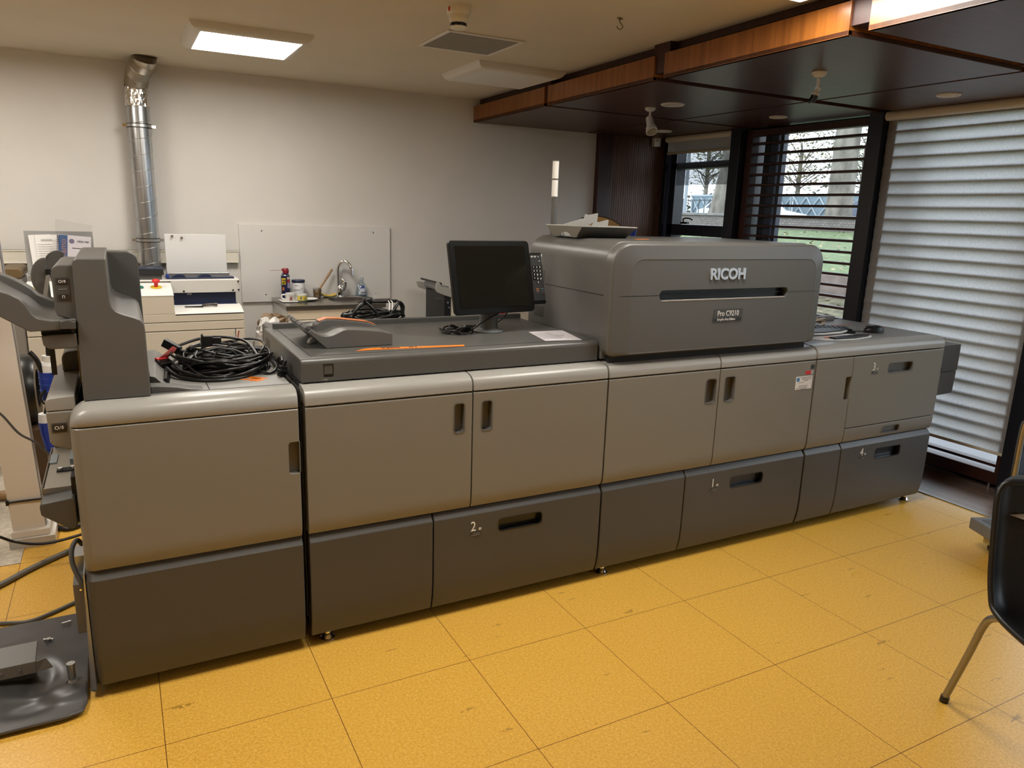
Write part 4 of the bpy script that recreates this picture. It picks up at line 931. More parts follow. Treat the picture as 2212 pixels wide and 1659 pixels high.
# tray with loose plates on the housing
HZ = 1.483
t = thing('plastic_tray', (1.93, 2.87, HZ), 'shallow grey plastic tray on top of the dark printer housing', 'tray')
TH, BH = 1.532, HZ
TOP = [(1.78, 2.72), (2.085, 2.735), (2.085, 3.03), (1.78, 3.02)]; BOT = [(1.805, 2.80), (2.07, 2.80), (2.07, 3.0), (1.805, 3.0)]
def tray_wall(i, nm, m, arch=False):
    j = (i + 1) % 4; q = B(); n_ = 24; outer = []
    a0, a1 = Vector((*BOT[i], BH)), Vector((*BOT[j], BH)); b0, b1 = Vector((*TOP[i], TH)), Vector((*TOP[j], TH))
    lo, hi = [], []
    for k in range(n_ + 1):
        u = k / n_; f = 0
        if arch and .30 < u < .78: f = .46 * math.sin(PI * (u - .30) / .48) ** .7
        p, r_ = a0.lerp(a1, u), b0.lerp(b1, u); lo.append(q.bm.verts.new(p.lerp(r_, f))); hi.append(q.bm.verts.new(r_))
    for k in range(n_): q.bm.faces.new((lo[k], lo[k + 1], hi[k + 1], hi[k]))
    return q.build(nm, m, t, thick=.003)
tray_wall(0, 'front_wall', M_MG); tray_wall(1, 'side_wall', M_MG); tray_wall(2, 'rear_wall', M_MG); tray_wall(3, 'side_wall', M_LG, True)  # arched left wall in a lighter grey: the light on it is put in the colour
B().prism(BOT, 'z', BH, BH + .003).build('bottom', M_MG, t)
B().tube([(x, y, TH) for x, y in TOP], .0025, 6, smooth=False, closed=True).build('rim', M_CAP, t)
def rs(P, y, y0): k = y / y0; return [(x * k, 1.5837 + (HZ + z - 1.5837) * k) for x, z in P]
PL = [[(1.845, .052), (1.94, .080), (1.962, .082), (1.966, .100), (1.972, .103), (1.985, .098), (2.035, .108), (2.04, .105), (2.035, .070), (1.99, .054)],
      [(1.99, .052), (2.00, .068), (2.012, .072), (2.022, .066), (2.075, .079), (2.082, .076), (2.078, .050)]]
for P, y_, y0 in zip(PL, (2.93, 2.86), (2.985, 2.955)):
    Q = rs(P, y_, y0); lo_ = HZ + .003
    o = B().prism(Q + [(min(Q[-1][0], 2.06), lo_), (max(Q[0][0], 1.82), lo_)], 'y', y_, y_ + .004).build('plastic_plate', M_CAP, None)
    tag(o, 'taller grey notched plastic plate standing in the shallow tray' if y_ > 2.9 else 'shorter grey notched plastic plate in front, standing in the shallow tray', 'plate')

# on the feeder: keyboard, mouse, folders, coil
FZ = .985
t = thing('keyboard', (3.46, 2.80, FZ), 'black computer keyboard on the paper feed cabinet, half hidden by the housing', 'keyboard')
MK = Matrix.Translation((3.42, 2.83, FZ)) @ Matrix.Rotation(-.62, 4, 'Z')
B().box(-.22, .22, -.075, .075, .004, .020).xf(MK).build('case', M_BLK, t, bevel=.006)
for r_ in range(5):
    for c_ in range(15):
        B().box(-.205 + c_ * .0275, -.205 + c_ * .0275 + .023, -.062 + r_ * .026, -.062 + r_ * .026 + .021, .020, .027).xf(MK).build('key', M_BLK, t, bevel=.002, seg=1)
t = thing('folder', (3.34, 2.66, FZ), 'white and black curved document folder lying in front of the keyboard', 'folder')
q = B(); A = [(3.12, 2.62), (3.20, 2.555), (3.30, 2.525), (3.42, 2.52), (3.55, 2.545), (3.60, 2.575), (3.60, 2.60), (3.42, 2.74), (3.12, 2.74)]
B().prism(A, 'z', FZ, FZ + .004).build('white_cover', M_PAPER, t, bevel=.001)
Bq = [(3.27, 2.545), (3.42, 2.535), (3.55, 2.56), (3.585, 2.58), (3.50, 2.60), (3.27, 2.585)]
B().prism(Bq, 'z', FZ + .004, FZ + .013).build('black_edge', M_BLK, t, bevel=.001)
B().prism([(3.26, 2.585), (3.36, 2.60), (3.42, 2.62), (3.26, 2.615)], 'z', FZ + .004, FZ + .0065).build('orange_label', mat('label_orange', (.55, .16, .05, 1), .5), t, smooth=0)
t = thing('folder', (3.38, 2.70, FZ), 'black tray with a white rim stacked on the white folder', 'folder')
A = [(3.14, 2.66), (3.30, 2.635), (3.45, 2.645), (3.53, 2.675), (3.50, 2.72), (3.40, 2.76), (3.14, 2.76)]
B().prism(A, 'z', FZ + .0135, FZ + .022).build('white_rim', M_PAPER, t, bevel=.002)
A2 = [(3.15, 2.665), (3.30, 2.643), (3.445, 2.652), (3.518, 2.678), (3.49, 2.716), (3.40, 2.752), (3.15, 2.752)]
B().prism(A2, 'z', FZ + .020, FZ + .028).build('black_inlay', M_BLK, t, bevel=.001)
t = thing('computer_mouse', (3.72, 2.67, FZ), 'black computer mouse on the paper feed cabinet', 'mouse')
MM = Matrix.Translation((3.735, 2.665, FZ)) @ Matrix.Rotation(-.35, 4, 'Z')
def ms(u, v):
    a = u * 2 * PI; e = (1 - v)
    return (.060 * math.cos(a) * math.sin(PI / 2 * (e)) ** .6, .032 * math.sin(a) * math.sin(PI / 2 * e) ** .6, .004 + (.034 + .004 * math.cos(a)) * math.cos(PI / 2 * e) ** .75 if v > 0 else 0)
B().grid(ms, 32, 10).xf(MM).build('shell', M_BLK, t)
B().box(-.05, .0, -.002, .002, .030, .0385).xf(MM).build('wheel_gap', mat('mouse_dark', (.03, .03, .03, 1), .3), t)
B().tube([(3.68, 2.69, FZ + .006), (3.64, 2.72, FZ + .004), (3.60, 2.80, FZ + .004), (3.58, 2.90, FZ + .012)], .0022, 6).build('cable', M_CABLE, t)
t = thing('cable_ring', (3.56, 2.98, FZ), 'coiled beige cable lying behind the keyboard', 'cable')
B().tube(coil(3.55, 2.99, FZ, .11, .07, 6, .006, .05, 8), .006, 7).build('cable', mat('beige_cable', (.50, .42, .32, 1), .5), t)

# ================================================================== BACK OF THE ROOM
# spiral duct with flexible elbow
t = thing('ventilation_duct', (.20, 5.82, 2.4), 'silver spiral ventilation duct running up the back wall to the ceiling', 'duct')
DX, DYY, DR = .198, 5.858, .071
M_GALV = mat('galvanised_duct', (.46, .47, .48, 1), .27, .95, noise=.22, nscale=5, stretch=(6, 6, .6))
B().cyl((DX, DYY, .8), (DX, DYY, 2.235), DR, n=48).build('duct_pipe', M_GALV, t)
q = B(); pts = []
for k in range(int((2.21 - .95) / .105 * 24)):
    a = 2 * PI * k / 24 - 1.0; pts.append((DX + (DR + .0005) * math.cos(a), DYY + (DR + .0005) * math.sin(a), .95 + .105 * k / 24))
q.tube(pts, .0026, 6, smooth=False).build('spiral_seam', M_STEEL, t)
def foil(u, v):
    a = 2 * PI * u; r = DR + .003 + .0025 * math.sin(17 * a + 40 * v) * math.sin(9 * a - 31 * v); return (DX + r * math.cos(a), DYY + r * math.sin(a), 2.20 + .12 * v)
B().grid(foil, 64, 12).build('foil_tape', mat('aluminium_foil', (.80, .79, .75, 1), .18, 1, bump=.5, bscale=60), t, smooth=20)
cp = [(DX, DYY, 2.30), (DX + .0, DYY - .01, 2.34), (DX + .012, 5.80, 2.40), (DX + .035, 5.73, 2.44), (DX + .055, 5.68, 2.475), (DX + .06, 5.665, CZ + .01)]
cpv = [Vector(p) for p in cp]; fine = []
for i in range(len(cpv) - 1):
    for k in range(18): fine.append(cpv[i].lerp(cpv[i + 1], k / 18))
B().tube(fine, [(.0735 if i % 2 else .0685) for i in range(len(fine))], 40, smooth=False).build('flexible_elbow', mat('flexible_foil_duct', (.50, .46, .39, 1), .35, .85), t, smooth=60)
for zc_ in (2.075, 1.312):
    c = B().lathe([(DR + .001, -.012), (DR + .006, -.012), (DR + .006, .012), (DR + .001, .012), (DR + .001, -.012)], (DX, DYY, zc_), 40).build('pipe_clamp', M_STEEL, t)
    B().lathe([(DR + .005, -.014), (DR + .0075, -.014), (DR + .0075, -.009), (DR + .005, -.009), (DR + .005, -.014)], (DX, DYY, zc_), 40).lathe([(DR + .005, .009), (DR + .0075, .009), (DR + .0075, .014), (DR + .005, .014), (DR + .005, .009)], (DX, DYY, zc_), 40).build('clamp_rubber', M_BLK, c)
    B().box(DX - DR - .030, DX - DR, DYY - .012, DYY + .012, zc_ - .009, zc_ + .009).box(DX + DR, DX + DR + .030, DYY - .012, DYY + .012, zc_ - .009, zc_ + .009).cyl((DX - DR - .02, DYY - .018, zc_), (DX - DR - .02, DYY + .018, zc_), .006).cyl((DX + DR + .02, DYY - .018, zc_), (DX + DR + .02, DYY + .018, zc_), .006).build('clamp_ear', M_CHROME, c)

# white binding machine
BY = 5.20
t = thing('binding_machine', (.1, 5.5, 0), 'cream and white binding machine with a red emergency button in front of the duct', 'machine')
B().prism([(BY, .10), (BY, .757), (BY + .57, .757), (BY + .57, .10)], 'x', -.52, .66).box(.664, .722, BY, BY + .57, .10, .757).build('lower_body', M_BEIGE, t, bevel=.003)
B().box(-.50, .71, BY + .03, BY + .58, .0, .10).build('plinth', M_DG, t, smooth=0)
B().box(-.52, .722, BY, BY + .57, .762, .815).build('middle_panel', M_BEIGE, t, bevel=.003)
B().box(-.51, .715, BY + .01, BY + .59, .75, .83).build('seam', M_GAP, t, smooth=0)
# console with sloping white top, on both sides of the recessed shelf
B().box(-.52, .722, BY, BY + .57, .819, .872).build('front_panel', M_BEIGE, t, bevel=.003)
CON = [(BY, .872), (BY, .993), (BY + .012, .998), (BY + .30, 1.060), (BY + .57, 1.062), (BY + .57, .872)]
B().prism([(BY, .872), (BY, .990), (BY + .57, .990), (BY + .57, .872)], 'x', -.52, .296).build('console_body', M_BEIGE, t, bevel=.003)
cn = B().prism([(BY - .002, .988), (BY - .002, .996), (BY + .30, 1.060), (BY + .36, 1.062), (BY + .36, .988)], 'x', -.522, .298).build('console_top', M_OFFW, t, bevel=.003)
B().prism([(BY, .872), (BY + .10, .900), (BY + .22, .905), (BY + .22, .86), (BY, .86)], 'x', .298, .722).build('shelf', M_OFFW, t, bevel=.002)
B().box(.31, .71, BY + .27, BY + .29, .88, 1.0).box(.31, .71, BY + .20, BY + .28, .900, .906).build('slot', M_NAVY, t, smooth=0)
B().box(.395, .425, BY + .262, BY + .27, .965, .975).build('slot_tag', M_STEEL, t, smooth=0)
bb = B().box(.299, .735, BY + .245, BY + .257, .980, 1.064).build('cover_plate', mat('cover_plate_grey', (.58, .56, .52, 1), .4), t, bevel=.002)
B().box(.10, .735, BY + .245, BY + .5, 1.060, 1.068).build('top_plate', M_OFFW, t, bevel=.002)
for x_, z_ in ((.375, .992), (.69, .994), (.727, .996), (.727, 1.054)): B().cyl((x_, BY + .236, z_), (x_, BY + .246, z_), .0065, n=12).build('screw', M_CHROME, bb)
MB_ = Matrix.Translation((0, BY, .996)) @ Matrix.Rotation(math.atan2(.064, .30), 4, 'X')
eb = B().lathe([(0, 0), (.034, 0), (.034, .003), (.016, .004), (0, .004)], (0, 0, 0), 28).xf(Matrix.Translation((.205, BY + .155, 1.031)) @ Matrix.Rotation(.21, 4, 'X')).build('emergency_ring', mat('signal_yellow', (.72, .55, .02, 1), .4), t)
B().lathe([(.0, .004), (.012, .004), (.012, .030), (.022, .034), (.025, .042), (.022, .050), (.012, .055), (0, .056)], (0, 0, 0), 28).xf(Matrix.Translation((.205, BY + .155, 1.031)) @ Matrix.Rotation(.21, 4, 'X')).build('emergency_button', M_RED, eb)
B().lathe([(0, 0), (.02, 0), (.02, .006), (.015, .010), (0, .011)], (0, 0, 0), 24).xf(Matrix.Translation((.112, BY + .15, 1.03)) @ Matrix.Rotation(.21, 4, 'X')).build('green_button', mat('green_button', (.01, .16, .11, 1), .3), t)
for x_ in (-.44, -.26):
    st = B().box(-.045, .045, -.022, .022, 0, .001).xf(Matrix.Translation((x_, BY + .17, 1.0345)) @ Matrix.Rotation(.21, 4, 'X')).build('warning_sticker', M_INK, t, smooth=0)
    q = B()
    for k in range(3): q.box(-.04 + k * .028, -.018 + k * .028, -.018, .018, .001, .0016)
    q.xf(Matrix.Translation((x_, BY + .17, 1.0345)) @ Matrix.Rotation(.21, 4, 'X')).build('sticker_yellow', mat('sticker_yellow', (.70, .50, .03, 1), .5), st, smooth=0)
# left raised back plate
B().prism([(BY + .36, 1.06), (BY + .38, 1.375), (BY + .384, 1.375), (BY + .372, 1.06)], 'x', -.512, -.135).build('back_plate', mat('grey_sheet_metal', (.30, .295, .285, 1), .45), t, bevel=.001)
B().box(-.512, -.135, BY + .34, BY + .38, 1.06, 1.10).build('plate_foot', M_STEEL, t, bevel=.002)
# right acrylic guard, blue guides
gd = B().prism([(BY + .42, 1.085), (BY + .40, 1.366), (BY + .404, 1.366), (BY + .425, 1.085)], 'x', .289, .680).build('paper_guard', mat('frosted_white_sheet', (.72, .72, .72, 1), .3), t, bevel=.002)
B().box(.285, .69, BY + .37, BY + .43, 1.068, 1.105).build('guard_base', M_STEEL, t, bevel=.003)
for x_, z_ in ((.336, 1.352), (.396, 1.342)): B().cyl((x_, BY + .388, z_), (x_, BY + .402, z_), .008, n=14).build('guard_bolt', M_CHROME, gd)
bl = B().box(.281, .71, BY + .30, BY + .375, 1.068, 1.080).build('blue_guide', M_NAVY, t, bevel=.002)
for x_ in (.35, .515): B().prism([(x_ - .045, 1.080), (x_ - .012, 1.098), (x_ - .005, 1.102), (x_ + .030, 1.101), (x_ + .052, 1.080)], 'y', BY + .31, BY + .345).build('guide_wing', M_NAVY, bl, bevel=.002)
B().box(.275, .295, BY + .31, BY + .34, 1.078, 1.100).build('guide_knob', M_BLUE, bl, bevel=.004)
B().box(.04, .262, BY + .28, BY + .50, 1.100, 1.137).build('blue_box', M_GAP, t, bevel=.003)
B().box(.04, .262, BY + .28, BY + .50, 1.137, 1.142).build('blue_box_lid', M_NAVY, t, bevel=.002)
B().box(.05, .25, BY + .29, BY + .5, 1.060, 1.10).build('box_stand', M_DG, t, smooth=0)
# spatula on the shelf
t = thing('palette_knife', (.47, 5.31, .906), 'palette knife with a dark handle lying on the machine shelf', 'knife')
B().hexa([(.365, 5.295, .904), (.478, 5.285, .904), (.478, 5.315, .904), (.365, 5.318, .904), (.365, 5.295, .906), (.478, 5.285, .907), (.478, 5.315, .907), (.365, 5.318, .906)]).build('blade', mat('dull_blade', (.12, .12, .12, 1), .3, .9), t)
B().tube([(.470, 5.30, .908), (.485, 5.30, .912), (.52, 5.30, .915), (.555, 5.30, .915), (.568, 5.30, .914)], [.006] * 6 + [.009] * 10 + [.0105] * 8 + [.006], 12).build('handle', mat('dark_brown_handle', (.05, .03, .02, 1), .3), t)
# papers leaning on the left plate
def lean(x0, x1, z0, z1, y, ry): return Matrix.Translation(((x0 + x1) / 2, y, z0)) @ Matrix.Rotation(ry, 4, 'Y') @ Matrix.Rotation(-.05, 4, 'X')
Wd_ = .13
for i_, (xo, m_, lb) in enumerate(((-.415, .05, 'plain white sheet at the back, leaning on the grey plate'), (-.385, .03, 'printed form leaning on the grey plate beside the wrapped manual'))):
    o = B().box(-.06, .06, 0, .001 + .001 * i_, 0, .285).xf(Matrix.Translation((xo, BY + .352 - .006 * i_, 1.068)) @ Matrix.Rotation(-m_, 4, 'Y') @ Matrix.Rotation(-.04, 4, 'X')).build('paper_sheet', M_PAPER, None, smooth=0)
    tag(o, lb, 'paper')
MM_ = Matrix.Translation((-.385, BY + .3445, 1.073)) @ Matrix.Rotation(-.03, 4, 'Y') @ Matrix.Rotation(-.04, 4, 'X')
q = B().box(-.03, .03, -.001, 0, .243, .253); R_ = random.Random(5)
for k in range(15): q.box(-.05, -.05 + R_.uniform(.03, .095), -.001, 0, .22 - k * .014, .222 - k * .014)
q.xf(MM_).build('print_lines', mat('print_thin', (.45, .44, .43, 1), .6), o, smooth=0)
MV = Matrix.Translation((-.262, BY + .315, 1.090)) @ Matrix.Rotation(.09, 4, 'Y') @ Matrix.Rotation(-.05, 4, 'X')
t = thing('manual', (-.262, BY + .32, 1.07), 'ring-bound white manual with a blue spine strip in a clear bag', 'manual')
B().box(-.085, .095, -.004, .004, 0, .262).xf(MV).build('cover', mat('lilac_white_cover', (.68, .65, .70, 1), .4), t, smooth=0)
B().box(-.082, -.035, -.0055, -.004, .002, .26).xf(MV).build('blue_strip', mat('cover_blue', (.06, .12, .26, 1), .4), t, smooth=0)
q = B()
for k in range(22): q.tube([(-.085 + .007 * math.cos(a), .007 * math.sin(a), .010 + k * .0115) for a in [2 * PI * j / 8 for j in range(8)]], .0022, 5, closed=True)
q.xf(MV).build('binding_rings', M_NAVY, t)
text('spine_lettering', 'mamo', .050, mat('lettering_salmon', (.42, .20, .16, 1), .5), t, MV @ Matrix.Translation((-.043, -.0062, .11)) @ Matrix.Rotation(PI / 2, 4, 'X') @ Matrix.Rotation(PI / 2, 4, 'Z'))
text('title', 'LEGA 420', .0155, M_INK, t, MV @ Matrix.Translation((.018, -.0045, .222)) @ Matrix.Rotation(PI / 2, 4, 'X'), bold=.0004)
B().box(-.01, .08, -.0045, -.004, .180, .1845).xf(MV).build('subtitle', M_INK, t, smooth=0)
B().lathe([(0, 0), (.015, 0), (.015, .0006), (0, .0006)], (0, 0, 0), 24).xf(MV @ Matrix.Translation((-.012, -.004, .225)) @ Matrix.Rotation(PI / 2, 4, 'X')).build('cover_emblem', mat('emblem_grey', (.18, .16, .25, 1), .4), t)
R_ = random.Random(11); GR = [[R_.uniform(-.008, .008) for _ in range(12)] for _ in range(14)]
def bag(sg):
    def f(u, v):
        i, j = u * 11, v * 9; g = GR[int(i) % 14][int(j) % 12] * (1 if sg > 0 else .7)
        return MV @ Vector((-.10 + .205 * u + .004 * math.sin(12 * v), sg * .010 - .006 * sg * math.sin(30 * u) * math.sin(21 * v) - g * .5, -.01 + .365 * v - .018 * u * v))
    return f
bgm = B().grid(bag(-1), 26, 34).grid(bag(1), 8, 8).build('clear_bag', M_FILM, t, smooth=25)

# board behind the sink, cabinet, counter, tap
o = B().box(.815, 1.995, WY - .024, WY - .002, .845, 1.432).build('splashback_board', mat('white_board', (.72, .70, .67, 1), .45), None, bevel=.002)
tag(o, 'white rectangular splashback board fixed to the wall behind the sink', 'board')
for x_, z_ in ((.98, 1.385), (1.855, 1.385), (.99, .90), (1.87, .89)): B().cyl((x_, WY - .024, z_), (x_, WY - .02, z_), .005, n=10).build('board_screw', M_STEEL, o)
CX0, CX1, CY0 = 1.032, 1.775, 5.37
t = thing('sink_cabinet', (1.4, 5.65, 0), 'white and beige sink cabinet under the steel worktop', 'cabinet')
B().box(CX0 + .012, CX0 + .03, CY0 + .02, WY - .03, .10, .845).box(CX1 - .03, CX1 - .012, CY0 + .02, WY - .03, .10, .845).box(CX0 + .03, CX1 - .03, CY0 + .02, WY - .03, .10, .118).box(CX0 + .03, CX1 - .03, WY - .045, WY - .03, .118, .845).build('body', mat('cabinet_white', (.74, .72, .68, 1), .45), t, smooth=0)
B().box(CX0 + .014, CX1 - .014, CY0 + .012, CY0 + .022, .775, .842).build('front_rail', mat('cabinet_beige', (.66, .56, .42, 1), .5), t, bevel=.002)
for a_, b_ in ((CX0 + .016, 1.40), (1.404, CX1 - .016)): B().box(a_, b_, CY0 + .003, CY0 + .02, .12, .770).build('door', mat('cabinet_cream', (.72, .67, .57, 1), .45), t, bevel=.003)
B().box(CX0 + .03, CX1 - .03, CY0 + .06, WY - .05, 0, .10).build('plinth', M_DG, t, smooth=0)
M_INOX = mat('brushed_stainless', (.40, .375, .34, 1), .28, 1, bump=.1, bscale=200, stretch=(.05, 1, 1))
t = thing('sink_worktop', (1.4, 5.65, .85), 'stainless steel sink worktop with a round-cornered bowl', 'sink')
bowl = B().prism(rrect(1.42, 1.73, 5.45, 5.80, .10, 8), 'z', .80, .95)
q = B().box(CX0, CX1, CY0, WY - .025, .847, .880).build('worktop', M_INOX, t, bevel=.003, cut=[bowl])
def bowlf(u, v):
    P = rrect(1.42, 1.73, 5.45, 5.80, .10, 8); i = int(u * len(P)) % len(P); s_ = 1 - .22 * v ** 3; return (1.575 + (P[i][0] - 1.575) * s_, 5.625 + (P[i][1] - 5.625) * s_, .8805 - .15 * v)
PP = rrect(1.42, 1.73, 5.45, 5.80, .10, 8); q = B(); lo = []
for k in range(9):
    v = k / 8; s_ = 1 + .03 * (k == 0) - .20 * v ** 3; lo.append([q.bm.verts.new((1.575 + (p[0] - 1.575) * s_, 5.625 + (p[1] - 5.625) * s_, .882 - (.002 if k else 0) - .15 * (1 - (1 - v) ** 1.5) * (k > 0))) for p in PP])
for a_, b2 in zip(lo, lo[1:]):
    for i in range(len(PP)): q.bm.faces.new((a_[i], a_[(i + 1) % len(PP)], b2[(i + 1) % len(PP)], b2[i]))
q.bm.faces.new(lo[-1]); q.build('bowl', M_INOX, t)
for k in range(6): B().box(1.07 + k * .05, 1.085 + k * .05, 5.50, 5.76, .8795, .8815).build('drainer_rib', M_INOX, t, bevel=.0008)
t = thing('tap', (1.545, 5.87, .88), 'chrome swan-neck mixer tap on the sink', 'tap')
B().tube([(1.545, 5.87, .95), (1.542, 5.87, 1.06), (1.546, 5.868, 1.12), (1.566, 5.855, 1.155), (1.597, 5.835, 1.160), (1.625, 5.818, 1.13), (1.637, 5.81, 1.085)], .0115, 16).build('spout', M_CHROME, t)
B().cyl((1.637, 5.81, 1.09), (1.640, 5.808, 1.055), .0135, n=20).build('aerator', M_CHROME, t)
B().lathe([(0, 0), (.028, 0), (.028, .004), (.022, .010), (.026, .05), (.025, .075), (.017, .09), (0, .092)], (1.558, 5.87, .88), 24).build('body', M_CHROME, t)
B().tube([(1.575, 5.86, .93), (1.59, 5.85, .97), (1.588, 5.845, 1.0), (1.565, 5.85, 1.022)], [.018] * 7 + [.016] * 7 + [.010] * 5, 14).build('lever', M_CHROME, t)

SZ_ = .881
t = thing('spray_can', (1.118, 5.80, SZ_), 'tall navy spray can with a red cap and yellow badge by the sink', 'spray can')
cx, cy = 1.118, 5.80
M_CAN = mat('can_navy', (.012, .014, .06, 1), .3)
B().lathe([(0, 0), (.0305, 0), (.0325, .004), (.0325, .175), (.030, .186), (.020, .194), (.0, .195)], (cx, cy, SZ_), 32).build('can', M_CAN, t)
B().lathe([(.021, .188), (.031, .184), (.033, .180), (.031, .178), (.02, .19)], (cx, cy, SZ_), 32).build('can_rim', M_CHROME, t)
B().lathe([(0, .19), (.018, .19), (.024, .20), (.024, .222), (.018, .232), (0, .234)], (cx + .004, cy, SZ_), 24).build('spray_cap', mat('cap_dark_red', (.26, .015, .03, 1), .35), t)
B().box(cx - .026, cx - .010, cy - .012, cy + .004, SZ_ + .212, SZ_ + .230).build('nozzle', mat('nozzle_red', (.30, .03, .03, 1), .4), t, bevel=.003)
B().cyl((cx - .024, cy - .006, SZ_ + .218), (cx - .115, cy - .012, SZ_ + .217), .0017, n=8).build('straw', mat('straw_red', (.48, .14, .12, 1), .4), t)
def wrap(cx, cy, r, a0, a1, z0, z1, m, nm, par, n_=10):
    q = B(); q.grid(lambda u, v: (cx + r * math.cos(a0 + (a1 - a0) * u), cy + r * math.sin(a0 + (a1 - a0) * u), z0 + (z1 - z0) * v), n_, 2); return q.build(nm, m, par, thick=.0004)
D_ = math.radians
wrap(cx, cy, .0330, D_(208), D_(262), SZ_ + .110, SZ_ + .158, mat('badge_yellow', (.75, .52, .02, 1), .4), 'badge', t)
text('badge_lettering', 'WD\n40', .020, M_INK, t, Matrix.Translation((cx - .0285, cy - .0275, SZ_ + .136)) @ Matrix.Rotation(-.62, 4, 'Z') @ Matrix.Rotation(PI / 2, 4, 'X'), bold=.0006)
wrap(cx, cy, .0330, D_(282), D_(345), SZ_ + .125, SZ_ + .150, mat('can_red', (.36, .03, .03, 1), .4), 'label_band', t)
wrap(cx, cy, .0330, D_(282), D_(345), SZ_ + .150, SZ_ + .168, mat('can_cream', (.70, .62, .50, 1), .4), 'label_band', t)
wrap(cx, cy, .0330, D_(284), D_(340), SZ_ + .085, SZ_ + .124, mat('can_lilac', (.30, .26, .42, 1), .4), 'label_panel', t)
wrap(cx, cy, .0330, D_(215), D_(240), SZ_ + .065, SZ_ + .090, mat('can_orange', (.55, .16, .03, 1), .4), 'label_mark', t)
M_CLEAR = glass('clear_plastic', (.90, .92, .93, 1), .12, .05)
o = B().hexa([(1.125, 5.76, SZ_), (1.168, 5.76, SZ_), (1.168, 5.785, SZ_), (1.125, 5.785, SZ_), (1.135, 5.765, SZ_ + .085), (1.150, 5.765, SZ_ + .085), (1.150, 5.78, SZ_ + .085), (1.135, 5.78, SZ_ + .085)]).build('plastic_box', M_CLEAR, None, bevel=.002)
tag(o, 'clear tapered plastic holder in front of the navy spray can', 'container')
t = thing('plastic_jar', (1.215, 5.84, SZ_), 'white plastic jar with a navy lid standing by the sink', 'jar')
cx, cy = 1.222, 5.84
B().lathe([(0, 0), (.044, 0), (.047, .006), (.047, .115), (.044, .122), (0, .122)], (cx, cy, SZ_), 36).build('jar_body', mat('jar_white', (.74, .73, .72, 1), .4), t)
B().lathe([(0, .120), (.049, .120), (.051, .123), (.051, .136), (.048, .140), (0, .140)], (cx, cy, SZ_), 36).build('lid', M_NAVY, t)
for k_, (za, a0, a1) in enumerate(((.096, 225, 258), (.062, 215, 275), (.072, 282, 300))): wrap(cx, cy, .0474, D_(a0), D_(a1), SZ_ + za, SZ_ + za + .0045, mat('jar_print', (.12, .12, .14, 1), .6), 'label_print', t)
def mug(x, y, r, h, nm, label, body, deco, hang):
    t = thing(nm, (x, y, SZ_), label, 'mug', None)
    B().lathe([(0, .004), (r - .006, .004), (r - .003, .012), (r - .003, h), (r, h), (r, .008), (r - .006, 0), (0, 0)], (x, y, SZ_), 36).build('cup', body, t)
    a = hang; ux, uy = math.cos(a), math.sin(a)
    B().tube([(x + ux * (r - .002), y + uy * (r - .002), SZ_ + h * .80), (x + ux * (r + .022), y + uy * (r + .022), SZ_ + h * .78), (x + ux * (r + .026), y + uy * (r + .026), SZ_ + h * .45), (x + ux * (r - .002), y + uy * (r - .002), SZ_ + h * .22)], .0055, 10).build('handle', body if not deco else mat('mug_white', (.74, .73, .70, 1), .3), t)
    return t
M_MUG = mat('mug_white', (.74, .73, .70, 1), .3)
t = mug(1.112, 5.60, .037, .066, 'mug', 'white mug with a dark red flower drawing, left of the yellow mug', M_MUG, None, PI * .95)
def onmug(x, y, r, a, z): return Vector((x + (r + .0006) * math.cos(a), y + (r + .0006) * math.sin(a), SZ_ + z))
q = B(); 
for k in range(9):
    an = 2 * PI * k / 9 + .2; L_ = .6 + .25 * ((k * 7) % 3)
    q.tube([onmug(1.112, 5.60, .037, D_(262) + .30 * L_ * s_ * math.cos(an) * 1.2, .026 + .020 * L_ * s_ * math.sin(an)) for s_ in (.15, .5, 1)], [.0022] * 6 + [.0016] * 6 + [.0008], 5)
q.build('flower_drawing', mat('flower_red', (.28, .02, .02, 1), .4), t)
q = B()
for a0_, z0_, a1_, z1_ in ((255, .03, 240, .058), (262, .03, 268, .06), (270, .03, 292, .05)): q.tube([onmug(1.112, 5.60, .037, D_(a0_), z0_), onmug(1.112, 5.60, .037, D_((a0_ + a1_) / 2), (z0_ + z1_) / 2 + .004), onmug(1.112, 5.60, .037, D_(a1_), z1_)], .0010, 5)
q.build('stem_drawing', mat('stem_grey', (.12, .11, .10, 1), .4), t)
M_YMUG = mat('mug_yellow', (.66, .53, .09, 1), .35)
t = mug(1.192, 5.575, .036, .058, 'mug', 'yellow mug with blue drawings and a white rim', M_MUG, None, PI * .55)
wrap(1.192, 5.575, .0364, D_(180), D_(360), SZ_ + .010, SZ_ + .048, M_YMUG, 'yellow_band', t, 20)
wrap(1.192, 5.575, .0366, D_(185), D_(355), SZ_ + .005, SZ_ + .0135, mat('mug_dark_band', (.06, .08, .09, 1), .4), 'checked_band', t, 20)
q = B(); q.grid(lambda u, v: onmug(1.192, 5.575, .0366, D_(238) + .30 * (u - .5) * (1 - .5 * v) + .18 * v, .020 + .022 * v + .004 * math.sin(PI * u)), 8, 5); q.build('blue_drawing', mat('mug_blue', (.03, .07, .22, 1), .4), t, thick=.0004)
q = B()
for a_, z_ in ((290, .034), (283, .026), (297, .026), (290, .020), (300, .040)): q.lathe([(0, 0), (.0028, 0), (.0028, .0006), (0, .0006)], (0, 0, 0), 10).bm
q = B()
for a_, z_ in ((290, .036), (282, .027), (299, .027), (290, .020)):
    c_ = onmug(1.192, 5.575, .0364, D_(a_), z_); d_ = Vector((math.cos(D_(a_)), math.sin(D_(a_)), 0)); q.cyl(c_, c_ + d_ * .0006, .0032, n=10)
q.build('dot_drawing', mat('mug_dot', (.03, .03, .04, 1), .4), t)
